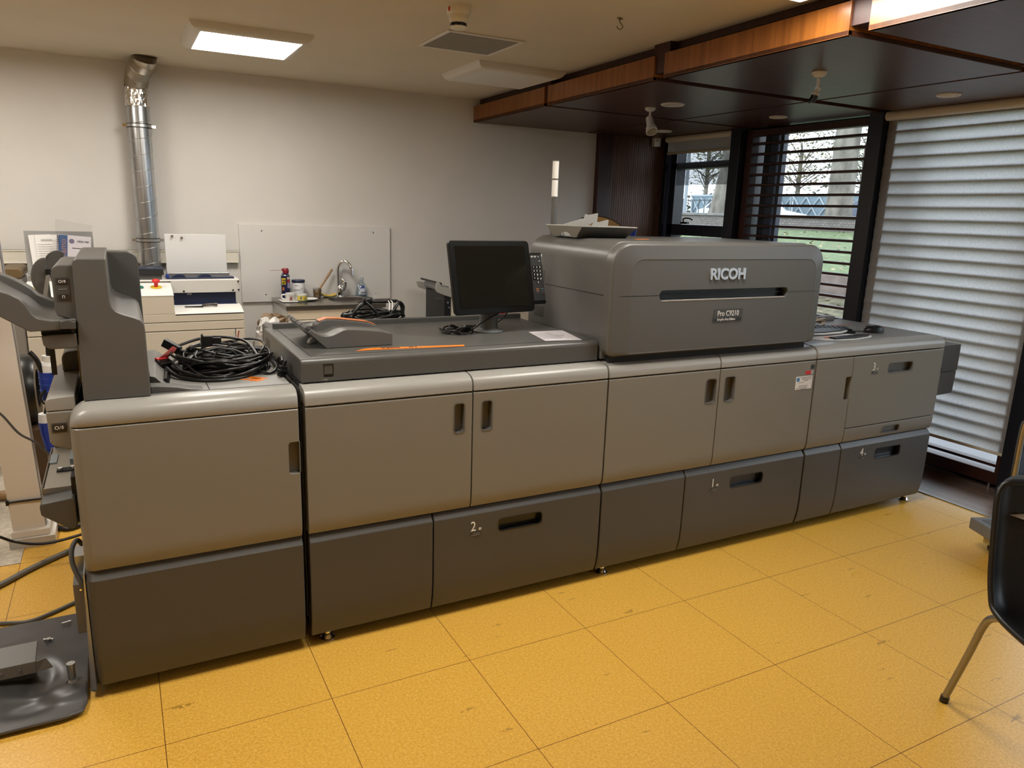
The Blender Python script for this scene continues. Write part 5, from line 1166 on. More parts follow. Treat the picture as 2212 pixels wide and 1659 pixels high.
o = B().lathe([(0, .003), (.05, .003), (.078, .012), (.082, .014), (.08, .010), (.052, 0), (0, 0)], (1.245, 5.66, SZ_), 36).build('plate', M_MUG, None); tag(o, 'white plate lying behind the yellow mug', 'plate')
o = B().hexa([(1.05, 5.56, SZ_), (1.17, 5.55, SZ_), (1.19, 5.63, SZ_), (1.04, 5.66, SZ_), (1.045, 5.55, SZ_ + .006), (1.18, 5.545, SZ_ + .004), (1.20, 5.64, SZ_ + .008), (1.03, 5.67, SZ_ + .012)]).build('paper_napkin', M_PAPER, None, bevel=.002); tag(o, 'crumpled white paper napkin lying under the flower mug', 'napkin')
o.location.z -= .0; 
t = thing('glue_pot', (1.365, 5.83, SZ_), 'see-through pot of brown glue beside the tap', 'pot')
B().lathe([(0, 0), (.029, 0), (.035, .075), (.0335, .075), (.028, .003), (0, .003)], (1.365, 5.83, SZ_), 28).build('pot', M_CLEAR, t)
B().lathe([(0, .004), (.0275, .004), (.0325, .062), (.0, .060)], (1.365, 5.83, SZ_), 28).build('glue', mat('brown_glue', (.24, .13, .05, 1), .3, noise=.35, nscale=25), t)
t = thing('glue_brush', (1.40, 5.84, .95), 'brush with a pale wooden handle leaning out of the glue pot', 'brush')
B().tube([(1.385, 5.835, .948), (1.41, 5.845, .98), (1.45, 5.86, 1.03), (1.49, 5.875, 1.085), (1.497, 5.878, 1.094)], [.008] * 6 + [.0075] * 6 + [.009] * 6 + [.0095] * 6 + [.006], 12).build('handle', M_HANDLE, t)
B().tube([(1.362, 5.827, .920), (1.375, 5.831, .935), (1.387, 5.836, .951)], [.012] * 6 + [.009] * 7, 12).build('bristles', mat('brush_bristle', (.20, .12, .06, 1), .8), t)
t = thing('sponge', (1.46, 5.84, SZ_), 'curved yellow scouring sponge between the glue pot and the tap', 'sponge')
def spg(z0, z1):
    return [(1.405 + .105 * k / 10, SZ_ + z0 + .011 * (2 * k / 10 - 1) ** 2) for k in range(11)] + [(1.405 + .105 * k / 10, SZ_ + z1 + .011 * (2 * k / 10 - 1) ** 2) for k in range(10, -1, -1)]
B().prism(spg(.006, .018), 'y', 5.80, 5.87).build('foam', mat('sponge_yellow', (.62, .43, .10, 1), .8, noise=.15, nscale=60), t, bevel=.003)
B().prism(spg(.0, .006), 'y', 5.80, 5.87).build('scourer', mat('scourer_green', (.05, .07, .03, 1), .9), t)
t = thing('soap_bottle', (1.73, 5.85, SZ_), 'clear washing-up liquid bottle with a blue and white label', 'bottle')
cx, cy = 1.728, 5.85
B().lathe([(0, 0), (.046, 0), (.050, .006), (.049, .035), (.040, .075), (.024, .108), (.014, .122), (.013, .128), (.0, .128)], (cx, cy, SZ_), 32, 1, .62).build('bottle_body', glass('bottle_plastic', (.80, .87, .92, 1), .12, .08), t)
B().lathe([(0, .002), (.045, .003), (.046, .02), (.044, .026), (0, .026)], (cx, cy, SZ_), 28, 1, .6).build('soap', glass('soap_liquid', (.70, .80, .88, 1), .05, .1), t)
B().lathe([(0, .124), (.016, .124), (.017, .142), (.014, .152), (.006, .155), (0, .155)], (cx, cy, SZ_), 24).build('cap', mat('cap_grey_clear', (.42, .46, .48, 1), .3), t)
def lab(z0, z1, w0, w1, off): 
    return lambda u, v: (cx + (2 * u - 1) * (w0 + (w1 - w0) * v), cy - .033 - off + .010 * (2 * u - 1) ** 2 + .012 * (z0 + (z1 - z0) * v - .03) / .06, SZ_ + z0 + (z1 - z0) * v)
B().grid(lab(.018, .070, .034, .024, 0), 10, 4).build('label', mat('label_pale', (.60, .62, .68, 1), .4), t, thick=.0005)
B().grid(lab(.064, .086, .024, .017, .0008), 10, 3).build('label_top', mat('label_blue', (.05, .07, .26, 1), .4), t, thick=.0005)
q = B()
for k, x_ in enumerate((-.018, -.005, .007, .018)): q.box(cx + x_, cx + x_ + .007, cy - .0362, cy - .0352, SZ_ + .024, SZ_ + .036 + .004 * (k % 2))
q.build('label_print', M_INK, t, smooth=0)

# crumpled foil sack between the machine and the sink
R_ = random.Random(9)
def crumple(cx, cy, cz, rx, ry, rz, amp, sd):
    R2 = random.Random(sd); ks = [(R2.uniform(1, 9), R2.uniform(1, 9), R2.uniform(0, 6), R2.uniform(.2, 1)) for _ in range(12)]
    def f(u, v):
        a = 2 * PI * u; b2 = PI * (v - .5); s_ = 1 + amp * sum(w_ * math.sin(p * math.cos(a) * 1.5 + q2 * b2 + f_) for p, q2, f_, w_ in ks) / 5
        return (cx + rx * s_ * math.cos(a) * math.cos(b2), cy + ry * s_ * math.sin(a) * math.cos(b2), cz + rz * s_ * math.sin(b2))
    return f
t = thing('foil_sack', (.92, 5.35, 0), 'big crumpled silver foil sack topped with brown paper between the binding machine and sink', 'sack')
def heap(cx, cy, cz, rx, ry, rz, amp, nu, nv, sd):
    R2 = random.Random(sd); q = B(); V = []
    for j in range(nv + 1):
        row = []
        for i in range(nu):
            a = 2 * PI * (i + R2.uniform(-.35, .35)) / nu; b2 = PI * (max(0, min(1, (j + R2.uniform(-.3, .3)) / nv)) - .5); s_ = 1 + R2.uniform(-amp, amp)
            row.append(q.bm.verts.new((cx + rx * s_ * math.cos(a) * math.cos(b2) ** .7 if abs(math.cos(b2)) > 1e-6 else cx, cy + (ry * s_ * math.sin(a) * math.cos(b2) ** .7 if abs(math.cos(b2)) > 1e-6 else 0), cz + rz * s_ * math.sin(b2))))
        V.append(row)
    for j in range(nv):
        for i in range(nu):
            k = (i + 1) % nu; q.bm.faces.new((V[j][i], V[j][k], V[j + 1][k])); q.bm.faces.new((V[j][i], V[j + 1][k], V[j + 1][i]))
    q.bm.faces.new(V[0][::-1]); q.bm.faces.new(V[-1]); return q
heap(.89, 5.26, .37, .135, .12, .385, .13, 26, 34, 1).build('silver_foil', mat('crumpled_silver_film', (.78, .77, .76, 1), .22, .55, bump=.3, bscale=40), t, smooth=12)
heap(.92, 5.27, .790, .095, .08, .05, .30, 14, 6, 3).build('brown_paper', mat('brown_wrapping_paper', (.20, .135, .08, 1), .42, .3), t, smooth=10)
heap(.885, 5.22, .770, .075, .06, .05, .28, 12, 6, 8).build('white_film', mat('white_wrapping', (.72, .71, .69, 1), .35), t, smooth=10)
# table-top paper trimmer seen behind the console
t = thing('folding_machine', (2.45, 5.30, 0), 'grey metal machine arm on a black stand behind the touch screen', 'machine')
B().prism([(2.145, 1.005), (2.150, 1.035), (2.165, 1.045), (2.18, 1.03), (2.19, 1.005), (2.23, 1.0), (2.27, .99), (2.33, .96), (2.33, .905), (2.24, .93), (2.16, .96), (2.147, .975)], 'y', 5.28, 5.30).build('arm_plate', mat('machine_arm_grey', (.36, .36, .33, 1), .4), t, bevel=.004)
B().prism([(2.145, 1.005), (2.19, 1.005), (2.33, .96), (2.33, .905), (2.16, .96)], 'y', 5.70, 5.72).build('arm_plate', MATS['machine_arm_grey'], t, bevel=.004)
B().cyl((2.235, 5.29, .985), (2.235, 5.71, .985), .026, n=20).build('roller', mat('roller_grey', (.2, .2, .2, 1), .35), t)
B().cyl((2.19, 5.29, 1.028), (2.19, 5.71, 1.028), .008, n=12).build('rod', M_BLK, t)
B().box(2.225, 2.28, 5.30, 5.70, 0, .95).build('stand', M_BLK, t, bevel=.004)
B().cyl((2.25, 5.297, .88), (2.25, 5.29, .88), .008).cyl((2.262, 5.297, .84), (2.262, 5.29, .84), .006).build('stand_bolt', M_STEEL, t)
B().box(2.165, 2.235, 5.30, 5.34, .905, .912).build('stand_shelf', M_DG, t, smooth=0)
B().box(2.28, 3.0, 5.30, 5.72, .70, .93).build('machine_body', mat('machine_cream', (.60, .55, .46, 1), .5), t, bevel=.01)
B().box(2.30, 2.98, 5.33, 5.70, .0, .70).build('machine_base', M_DG, t, smooth=0)
o = B().box(2.62, 2.71, 5.20, 5.29, .60, .83).build('red_box', M_RED, t, bevel=.003); o.name = 'red_panel'
# round-backed wooden chair top and a blue cup behind the housing
t = thing('round_table_top', (3.45, 5.0, 0), 'blond wood disc with a dark edge leaning behind the dark printer housing', 'table top')
ct = (3.42, 5.02, 1.17)
MR = Matrix.Translation(ct) @ Matrix.Rotation(PI / 2 - .08, 4, 'X')
B().lathe([(0, 0), (.395, 0), (.40, .004), (.40, .020), (.395, .024), (0, .024)], (0, 0, 0), 64, 1.08, 1).xf(MR).build('disc', M_BLONDE, t)
B().lathe([(.401, -.002), (.406, 0), (.406, .024), (.401, .026), (.401, -.002)], (0, 0, 0), 64, 1.08, 1).xf(MR).build('edge_band', mat('dark_edge_band', (.03, .02, .015, 1), .4), t)
B().box(3.15, 3.7, 5.00, 5.06, .0, .80).build('support', M_DG, t, smooth=0)
B().lathe([(0, 0), (.014, 0), (.014, .01), (0, .012)], (0, 0, 0), 16).xf(Matrix.Translation((3.80, 4.985, 1.40)) @ Matrix.Rotation(PI / 2, 4, 'X')).build('bolt', M_BLK, t)
t = thing('pedestal', (3.92, 5.3, 0), 'dark pedestal behind the printer housing, under the blue cup', 'pedestal')
B().box(3.78, 4.06, 5.14, 5.46, 0, .04).box(3.80, 4.04, 5.16, 5.44, .04, 1.36).build('body', M_DG, t, bevel=.006)
B().box(3.78, 4.06, 5.14, 5.46, 1.36, 1.385).build('top', M_DG, t, bevel=.004)
o = B().lathe([(0, 0), (.031, 0), (.036, .085), (.034, .085), (.029, .004), (0, .004)], (3.93, 5.22, 1.386), 24).build('blue_cup', M_BLUE, None); tag(o, 'dark blue plastic cup just showing beside the wooden disc', 'cup')

# ================================================================== LEFT EDGE
t = thing('service_column', (-.46, 3.9, 0), 'white upright cable column on a stepped foot at the left edge', 'column')
M_COL = mat('column_white', (.74, .69, .62, 1), .4)
B().hexa([(-.531, 3.835, .075), (-.402, 3.835, .075), (-.402, 3.915, .075), (-.531, 3.915, .075), (-.621, 3.835, CZ), (-.492, 3.835, CZ), (-.492, 3.915, CZ), (-.621, 3.915, CZ)]).build('post', M_COL, t, bevel=.003)
B().hexa([(-.402, 3.85, .075), (-.3985, 3.85, .075), (-.3985, 3.905, .075), (-.402, 3.905, .075), (-.492, 3.85, CZ), (-.4885, 3.85, CZ), (-.4885, 3.905, CZ), (-.492, 3.905, CZ)]).build('post_edge', mat('column_edge_grey', (.30, .30, .31, 1), .35, .5), t, smooth=0)
B().box(-.545, -.365, 3.80, 4.02, 0, .045).box(-.538, -.385, 3.815, 4.005, .045, .078).build('foot', M_COL, t, bevel=.004)
B().box(-.546, -.364, 3.799, 3.80, .0, .045).box(-.468, -.466, 3.7985, 3.80, 0, .045).build('foot_seam', mat('seam_light', (.5, .48, .44, 1), .5), t, smooth=0)
o = B().tube([(-.541, 3.83, .22), (-.40, 3.825, .222), (-.388, 3.85, .222), (-.388, 3.915, .222), (-.53, 3.922, .222), (-.541, 3.90, .222)], .005, 8, smooth=False, closed=True).box(-.542, -.532, 3.822, 3.834, .208, .232).build('cable_strap', M_CABLE, None)
tag(o, 'black strap tied around the foot of the white column', 'strap')
# industrial plug connection hanging beside the column
t = thing('power_coupling', (-0.3400, 3.95, .75), 'blue and white industrial plug and socket hanging beside the white column', 'plug')
def cone(q, pts, rs): 
    for (a_, b2, r0, r1) in zip(pts, pts[1:], rs, rs[1:]): q.cyl(a_, b2, r0, r1, 20)
q = B(); cone(q, [(-0.3250, 3.92, .845), (-0.3270, 3.92, .83), (-0.3280, 3.92, .80)], [.026, .034, .036]); q.cyl((-0.3230, 3.92, .875), (-0.3250, 3.92, .845), .024, .022, 16); q.build('white_gland', M_WHITE, t)
q = B(); cone(q, [(-0.3280, 3.92, .80), (-0.3300, 3.92, .775), (-0.3320, 3.92, .745), (-0.3350, 3.92, .70), (-0.3400, 3.92, .665)], [.041, .038, .036, .031, .024]); q.build('blue_socket', M_BLUE, t)
for z_ in (.775, .745, .715): B().cyl((-0.3310, 3.92, z_), (-0.3312, 3.92, z_ - .004), .0385, n=20).build('rib', mat('blue_rib', (.03, .09, .42, 1), .35), t)
q = B(); cone(q, [(-0.3580, 3.93, .60), (-0.3580, 3.93, .56)], [.030, .032]); q.build('white_gland', M_WHITE, t)
q = B(); cone(q, [(-0.3580, 3.93, .56), (-0.3560, 3.93, .50), (-0.3500, 3.93, .43), (-0.3350, 3.93, .40)], [.034, .030, .026, .030]); q.build('blue_plug', M_BLUE, t)
B().cyl((-0.3180, 3.92, .87), (-0.3100, 3.92, 1.05), .012, n=12).build('cable', M_CABLE, t)
B().tube([(-0.3900, 3.90, .90), (-0.3650, 3.90, .86), (-0.3480, 3.90, .79), (-0.3380, 3.90, .72), (-0.3400, 3.90, .66)], .011, 10).build('cable', M_CABLE, t)
B().tube([(-0.3430, 3.88, .725), (-0.3650, 3.88, .69), (-0.3580, 3.88, .665), (-0.3250, 3.88, .635)], .005, 8).build('cable', M_CABLE, t)
B().cyl((-0.3360, 3.92, .665), (-0.3550, 3.93, .60), .012, n=12).build('cable', M_CABLE, t)
B().box(-.325, -.305, 3.90, 3.94, .69, .70).build('lever', M_BLK, t)
t = thing('cardboard_box', (-.38, 5.0, 0), 'printed cardboard box with red lettering on the floor behind the finisher', 'box')
B().box(-.455, -.20, 4.95, 5.15, .0, .50).build('carton', mat('cardboard', (.55, .42, .26, 1), .7), t, bevel=.003)
text('red_lettering', 'Océ', .085, mat('print_red', (.30, .02, .04, 1), .6), t, Matrix.Translation((-.375, 4.949, .20)) @ Matrix.Rotation(PI / 2, 4, 'X') @ Matrix.Rotation(PI / 2, 4, 'Z'), bold=.002)
text('small_lettering', 'SUPPLIES', .030, mat('print_red', (.30, .02, .04, 1), .6), t, Matrix.Translation((-.27, 4.949, .20)) @ Matrix.Rotation(PI / 2, 4, 'X') @ Matrix.Rotation(PI / 2, 4, 'Z'))
B().box(-.35, -.348, 4.9495, 4.95, .05, .49).box(-.29, -.288, 4.9495, 4.95, .05, .49).build('print_line', mat('print_brown', (.25, .16, .10, 1), .6), t, smooth=0)
t = thing('brown_stool', (-.60, 5.6, 0), 'brown leather seat just visible behind the white column', 'stool')
B().box(-.66, -.545, 5.4, 5.85, .0, 1.08).build('body', mat('grey_case', (.30, .28, .26, 1), .5), t, bevel=.01)
B().prism(rrect(-.66, -.535, 1.08, 1.15, .03), 'y', 5.5, 5.85).build('cushion', mat('brown_leather', (.13, .08, .03, 1), .45), t, bevel=.01)
t = thing('cable_reel', (-.44, 4.35, 0), 'black cable coil standing between the column and the cardboard box', 'cable')
B().lathe([(.10, -.05), (.17, -.05), (.18, -.03), (.18, .03), (.17, .05), (.10, .05), (.10, -.05)], (0, 0, 0), 40).xf(Matrix.Translation((-.47, 4.40, .62)) @ Matrix.Rotation(PI / 2, 4, 'Y')).build('coil', M_CABLE, t)
B().box(-.55, -.40, 4.25, 4.55, 0, .44).build('stand', mat('wood_brown_dark', (.08, .045, .02, 1), .6), t, bevel=.004)
# cables on and above the floor at the left
def cable(nm, pts, r, m, label): return tag(B().tube(pts, r, 8).build(nm, m, None), label, 'cable')
cable('hanging_cable', [(-.60, 3.10, 1.02), (-.50, 3.18, .87), (-.434, 3.2, .797), (-.385, 3.2, .716), (-.337, 3.2, .674), (-.29, 3.2, .612), (-.235, 3.18, .56)], .0045, M_GCABLE, 'thin grey cable sagging in front of the white column')
cable('floor_cable', [(-.95, 3.55, .012), (-.72, 3.58, .20), (-.60, 3.60, .185), (-.546, 3.6, .152), (-.499, 3.6, .122), (-.434, 3.6, .098), (-.365, 3.6, .091), (-.266, 3.6, .104), (-.15, 3.6, .13)], .0065, M_CABLE, 'black cable sagging in an arc before the foot of the white column')
cable('floor_cable', [(-.75, 3.20, .012), (-.541, 3.42, .0125), (-.453, 3.521, .0125), (-.372, 3.599, .0125), (-.268, 3.685, .0125), (-.10, 3.80, .0125)], .0125, mat('grey_flex', (.13, .12, .10, 1), .45), 'thick grey-green cable crossing the yellow tiles at the left')
cable('floor_cable', [(-.80, 3.12, .008), (-.62, 3.12, .008), (-.506, 3.09, .008), (-.415, 3.062, .008), (-.342, 3.094, .008), (-.266, 3.147, .008), (-.12, 3.25, .010)], .008, M_GCABLE, 'dark grey cable on the tiles nearest the metal base plate')
t = thing('cable_pile', (-.32, 4.0, 0), 'black cables lying in loops beside the foot of the white column', 'cable')
for k in range(4): B().tube([(-.40 + .01 * k, 4.03 + .04 * k, .012 + .022 * k), (-.33, 3.93 + .03 * k, .012 + .022 * k), (-.25, 3.97 + .04 * k, .012 + .014 * k), (-.12, 4.06 + .05 * k, .014 + .01 * k), (.02, 4.15 + .05 * k, .012)], .011, 8).build('cable', M_CABLE, t)
# pressed steel base plate
t = thing('base_plate', (-.35, 2.75, 0), 'dark grey pressed steel base plate with bolts on the floor at the left', 'base plate')
M_PLATE = mat('dark_stamped_steel', (.085, .083, .082, 1), .34, .25, noise=.1, nscale=12)
def plate(u, v):
    x = -1.0 + .795 * u; y = 2.372 + .64 * v; z = .018
    def bump(cx, cy, rx, ry, h, e=3): 
        d = ((x - cx) / rx) ** 2 + ((y - cy) / ry) ** 2; return h / (1 + d ** e)
    z += bump(-.46, 2.72, .20, .11, .020) - bump(-.34, 2.62, .05, .09, .012) + bump(-.56, 2.55, .12, .10, .022) + bump(-.255, 2.50, .07, .045, .013) - bump(-.36, 2.47, .08, .04, .010)
    z += .010 / (1 + math.exp(-(y - (2.83 + (x + .3) * .25)) * 60))
    if u > .94 and v < .06:
        k_ = math.hypot(max(0, u - .96) / .04, max(0, .04 - v) / .04)
        if k_ > 1: x -= .03 * (k_ - 1); y += .03 * (k_ - 1)
    return (x, y, z)
pl = B().grid(plate, 110, 90).build('plate', M_PLATE, t, thick=.004, smooth=60)
B().tube([(-1.0, 2.372, .018), (-.26, 2.372, .018), (-.215, 2.385, .018), (-.205, 2.42, .018), (-.205, 3.012, .02), (-1.0, 3.012, .028)], .006, 8, smooth=False).build('plate_rim', M_PLATE, t)
br = B().prism([(2.60, .10), (2.70, .118), (2.705, .115), (2.605, .096), (2.60, .060), (2.595, .060)], 'x', -1.0, -.345).build('bracket', mat('dull_steel_plate', (.17, .165, .155, 1), .5, .35), t, bevel=.002)
B().hexa([(-.345, 2.595, .06), (-.30, 2.60, .065), (-.30, 2.603, .065), (-.345, 2.60, .06), (-.345, 2.60, .098), (-.318, 2.61, .098), (-.318, 2.613, .098), (-.345, 2.605, .098)]).build('bracket_lug', MATS['dull_steel_plate'], t)
for x_ in (-.39, -.44): B().cyl((x_, 2.597, .085), (x_, 2.592, .085), .004, n=10).build('bracket_rivet', M_CHROME, br)
B().box(-.95, -.36, 2.62, 2.68, .03, .10).build('bracket_support', M_DG, t, smooth=0)
B().cyl((-.245, 2.555, .02), (-.245, 2.555, .085), .012, n=20).cyl((-.245, 2.555, .085), (-.245, 2.555, .092), .013, n=20).lathe([(.0, .018), (.022, .018), (.013, .034), (.012, .034)], (-.245, 2.555, 0), 20).build('locating_pin', M_STEEL, t)
B().cyl((-.265, 2.94, .040), (-.295, 2.935, .040), .005, .003, n=10).cyl((-.33, 2.84, .03), (-.33, 2.84, .042), .008, n=12).cyl((-.345, 2.845, .038), (-.315, 2.835, .038), .004, n=8).build('bolt', M_STEEL, t)
t = thing('floor_pole', (-.9, 4.2, .03), 'round pale wooden pole lying on the carpet at the left edge', 'pole')
B().cyl((-.98, 4.55, .03), (-.50, 4.47, .03), .026, n=20).build('shaft', M_HANDLE, t)
t = thing('grey_bag', (-.95, 5.0, 0), 'dark grey bag on the carpet at the very left edge', 'bag')
B().grid(crumple(-.93, 4.95, .22, .22, .2, .22, .05, 4), 30, 24).build('bag_body', mat('dark_grey_fabric', (.06, .06, .06, 1), .8), t)

# ================================================================== RIGHT FOREGROUND
# perforated black shell chair on tubular legs, turned towards the room
t = thing('shell_chair', (2.40, .845, 0), 'black perforated plastic shell chair with grey steel legs at the right edge', 'chair')
MC = Matrix.Translation((2.40, .845, 0)) @ Matrix.Rotation(-PI / 6, 4, 'Z')
M_SHELL = mat('black_chair_shell', (.010, .010, .010, 1), .38, bump=.1, bscale=500)
# profile along the shell: s from the seat front lip to the top of the back, local (y, z)
PR = [(-.235, .395), (-.225, .425), (-.19, .440), (-.10, .432), (0, .424), (.10, .424), (.155, .436), (.19, .465), (.212, .51), (.228, .58), (.242, .66), (.256, .74), (.270, .815), (.276, .84)]
def prof(v):
    f = v * (len(PR) - 1); i = min(int(f), len(PR) - 2); k = f - i
    p0, p1, p2, p3 = PR[max(i - 1, 0)], PR[i], PR[i + 1], PR[min(i + 2, len(PR) - 1)]
    c = lambda a, b2, c_, d: .5 * (2 * b2 + (c_ - a) * k + (2 * a - 5 * b2 + 4 * c_ - d) * k * k + (3 * b2 - a - 3 * c_ + d) * k ** 3)
    return c(p0[0], p1[0], p2[0], p3[0]), c(p0[1], p1[1], p2[1], p3[1])
def shell(u, v):
    y, z = prof(v); e = abs(2 * u - 1); sgn = 1 if u > .5 else -1
    hw = .232 + .006 * math.sin(PI * v)
    if v > .86: hw *= math.sqrt(max(.0, 1 - ((v - .86) / .155) ** 2.6)) * .55 + .45 if v < 1 else .45
    x = sgn * e * hw
    lift = max(0, e - .72) / .28
    bl = min(1, max(0, (v - .40) / .22)); bl = bl * bl * (3 - 2 * bl); z2 = z + .020 * (1 - bl) * lift ** 2; y2 = y - .045 * bl * lift ** 2
    kk = math.exp(-((v - .48) / .13) ** 2); z2 += .012 * kk * lift ** 2; y2 -= .012 * kk * lift ** 2
    return (x, y2, z2)
sh_ = B().grid(shell, 44, 60).xf(MC).build('seat_shell', M_SHELL, t, thick=.007, bevel=0, smooth=60)
# thick rolled rim along both sides and the top
rim = [shell(0, v / 40) for v in range(41)] + [shell(u / 20, 1) for u in range(1, 20)] + [shell(1, 1 - v / 40) for v in range(41)]
q = B().tube([MC @ Vector(p) + Vector((0, 0, -.006)) for p in rim], .0095, 10, smooth=False); q.build('rim', M_SHELL, t)
q = B()
for r_ in range(7):
    for c_ in range(11):
        u = .20 + .6 * c_ / 10 + (.03 if r_ % 2 else 0); v = .70 + .022 * r_
        p = Vector(shell(u, v)); p2 = Vector(shell(u, v + .01)); n_ = Vector((0, -1, .18)).normalized()
        q.cyl(p + n_ * .0034, p + n_ * .0044, .0042, n=10)
for r_ in range(6):
    for c_ in range(11):
        u = .22 + .56 * c_ / 10 + (.03 if r_ % 2 else 0); v = .22 + .024 * r_; p = Vector(shell(u, v)); q.cyl(p + Vector((0, 0, .0034)), p + Vector((0, 0, .0044)), .0042, n=10)
q.xf(MC).build('perforations', mat('perforation_grey', (.035, .035, .035, 1), .25), sh_)  # perforations are small discs, a paler grey than the shell
M_LEG = mat('grey_steel_tube', (.30, .285, .26, 1), .32, .8)
def leg(sx_, sy_):
    P = [(sx_ * .13, sy_ * .10, .405), (sx_ * .17, sy_ * .155, .405), (sx_ * .190, sy_ * .195, .392), (sx_ * .198, sy_ * .222, .35), (sx_ * .205, sy_ * .258, .22), (sx_ * .214, sy_ * .322, .012)]
    a = B().tube([MC @ Vector(p) for p in P], .0115, 14).build('leg', M_LEG, t)
    e_ = MC @ Vector(P[-1]); d_ = (MC @ Vector(P[-2]) - e_).normalized()
    B().cyl(e_ - Vector((0, 0, .012)), e_ + d_ * .012, .0145, .014, 18).build('leg_cap', M_BLK, a)
for sx_ in (-1, 1):
    for sy_ in (-1, 1): leg(sx_, sy_)
B().tube([MC @ Vector(p) for p in ((-.13, -.10, .405), (-.13, .10, .405))], .0115, 12).tube([MC @ Vector(p) for p in ((.13, -.10, .405), (.13, .10, .405))], .0115, 12).tube([MC @ Vector(p) for p in ((-.13, 0, .405), (.13, 0, .405))], .010, 12).build('under_frame', M_LEG, t)
B().prism([(-.02, .0), (.02, 0), (.012, -.012), (-.012, -.012)], 'y', -.05, .05).xf(MC @ Matrix.Translation((-.15, .10, .415))).build('clip', M_STEEL, t, bevel=.002)
pa = [Vector(p) for p in ((-.174, .240, .722), (.05, .243, .745), (.08, .13, .700), (-.06, .15, .688))]
o = B().grid(lambda u, v: pa[0].lerp(pa[1], u).lerp(pa[3].lerp(pa[2], u), v) + Vector((0, 0, .006 * math.sin(PI * v))), 8, 8).xf(MC).build('paper_sheet', M_PAPER, None, thick=.0008); tag(o, 'white sheet of paper tucked against the backrest of the black chair', 'paper')
# platform trolley
t = thing('platform_trolley', (3.95, 1.75, 0), 'grey platform trolley with a tubular steel handle behind the black chair', 'trolley')
MT = Matrix.Translation((3.70, 1.955, 0)) @ Matrix.Rotation(-.42, 4, 'Z')
B().box(0, .62, -.42, 0, .098, .158).xf(MT).build('platform', mat('trolley_grey', (.17, .17, .175, 1), .45), t, bevel=.006)
B().box(.035, .58, -.38, -.04, .156, .160).xf(MT).build('rubber_mat', mat('rubber_mat', (.11, .11, .115, 1), .7), t, smooth=0)
for x_, y_ in ((.03, -.10), (.03, -.36), (.50, -.10), (.50, -.36)):
    B().box(x_ + .02, x_ + .10, y_ - .03, y_ + .05, .045, .098).xf(MT).build('caster_block', mat('pale_wood_block', (.48, .41, .22, 1), .6), t, bevel=.003)
    B().cyl((x_ + .06, y_ - .015, .026), (x_ + .06, y_ + .035, .026), .026, n=20).xf(MT).build('wheel', M_BLK, t, bevel=.004)
MBR = mat('steel_tube_warm', (.40, .37, .31, 1), .25, .9)
hp = [(.155, -.04, .158), (.155, -.04, .40), (.155, -.04, .63), (.160, -.055, .675), (.185, -.09, .70), (.20, -.14, .703), (.20, -.30, .703), (.185, -.34, .70), (.16, -.375, .675), (.155, -.39, .63), (.155, -.39, .158)]
B().tube([MT @ Vector(p) for p in hp], .0145, 16).build('handle', MBR, t)
B().cyl(MT @ Vector((.155, -.04, .1595)), MT @ Vector((.155, -.04, .165)), .026, n=20).cyl(MT @ Vector((.155, -.39, .1595)), MT @ Vector((.155, -.39, .165)), .026, n=20).build('handle_socket', M_BLK, t)

# ================================================================== OUTDOORS
def grass_mat():
    m = bpy.data.materials.new('lawn_with_leaves'); m.use_nodes = True
    nt = m.node_tree; b = nt.nodes['Principled BSDF']; N = nt.nodes.new; L = nt.links.new
    tc = N('ShaderNodeTexCoord')
    n1 = N('ShaderNodeTexNoise'); n1.inputs['Scale'].default_value = 7; n1.inputs['Detail'].default_value = 6; L(tc.outputs['Object'], n1.inputs['Vector'])
    r = N('ShaderNodeValToRGB'); r.color_ramp.elements[0].position = .35; r.color_ramp.elements[0].color = (.085, .125, .05, 1); r.color_ramp.elements[1].position = .65; r.color_ramp.elements[1].color = (.16, .21, .10, 1); L(n1.outputs['Fac'], r.inputs[0])
    L(r.outputs[0], b.inputs['Base Color'])
    b.inputs['Roughness'].default_value = .9; return m
M_GRASS = grass_mat()
M_EARTH = mat('leafy_earth', (.14, .13, .08, 1), .9, noise=.5, nscale=9)
o = B().grid(lambda u, v: (5.9 + 2.6 * u, -12 + 50 * v, -.06 + .66 * u), 6, 20).build('ground', M_EARTH, None, smooth=0); struct(tag(o, 'bare leafy ground sloping up outside the windows', 'ground'))
o = B().box(4.93, 6.0, -12, 30, -.08, -.01).build('paving', mat('pale_paving', (.27, .27, .28, 1), .7, noise=.1, nscale=5), None, smooth=0); struct(tag(o, 'pale paving strip along the outside of the windows', 'paving'))
o = B().grid(lambda u, v: (8.7 + 7.3 * u, -12 + 50 * v, .885 + .44 * u + .04 * math.sin(v * 30 + 5 * u)), 20, 60).build('lawn', M_GRASS, None, smooth=0); tag(o, 'green lawn strewn with leaves beyond the windows', 'lawn', None, 'stuff')
o = B().box(8.45, 8.75, -12, 38, .3, .90).build('retaining_wall', mat('brown_timber_wall', (.20, .16, .14, 1), .8, noise=.3, nscale=5), None, bevel=.02); struct(tag(o, 'low brown retaining wall at the edge of the lawn', 'wall'))
q = B(); R_ = random.Random(1)
for k in range(900):
    u_, v_ = R_.random(), R_.random(); x = 8.8 + 7.1 * u_; y = 1 + 26 * v_; z = .905 + .44 * (x - 8.7) / 7.3 + .03; s_ = R_.uniform(.02, .055); a = R_.uniform(0, 6)
    d1 = Vector((math.cos(a), math.sin(a), R_.uniform(-.3, .5))) * s_; d2 = Vector((-math.sin(a), math.cos(a), R_.uniform(-.3, .5))) * s_ * .7; c_ = Vector((x, y, z)); q.quad(c_ - d1, c_ - d2, c_ + d1, c_ + d2)
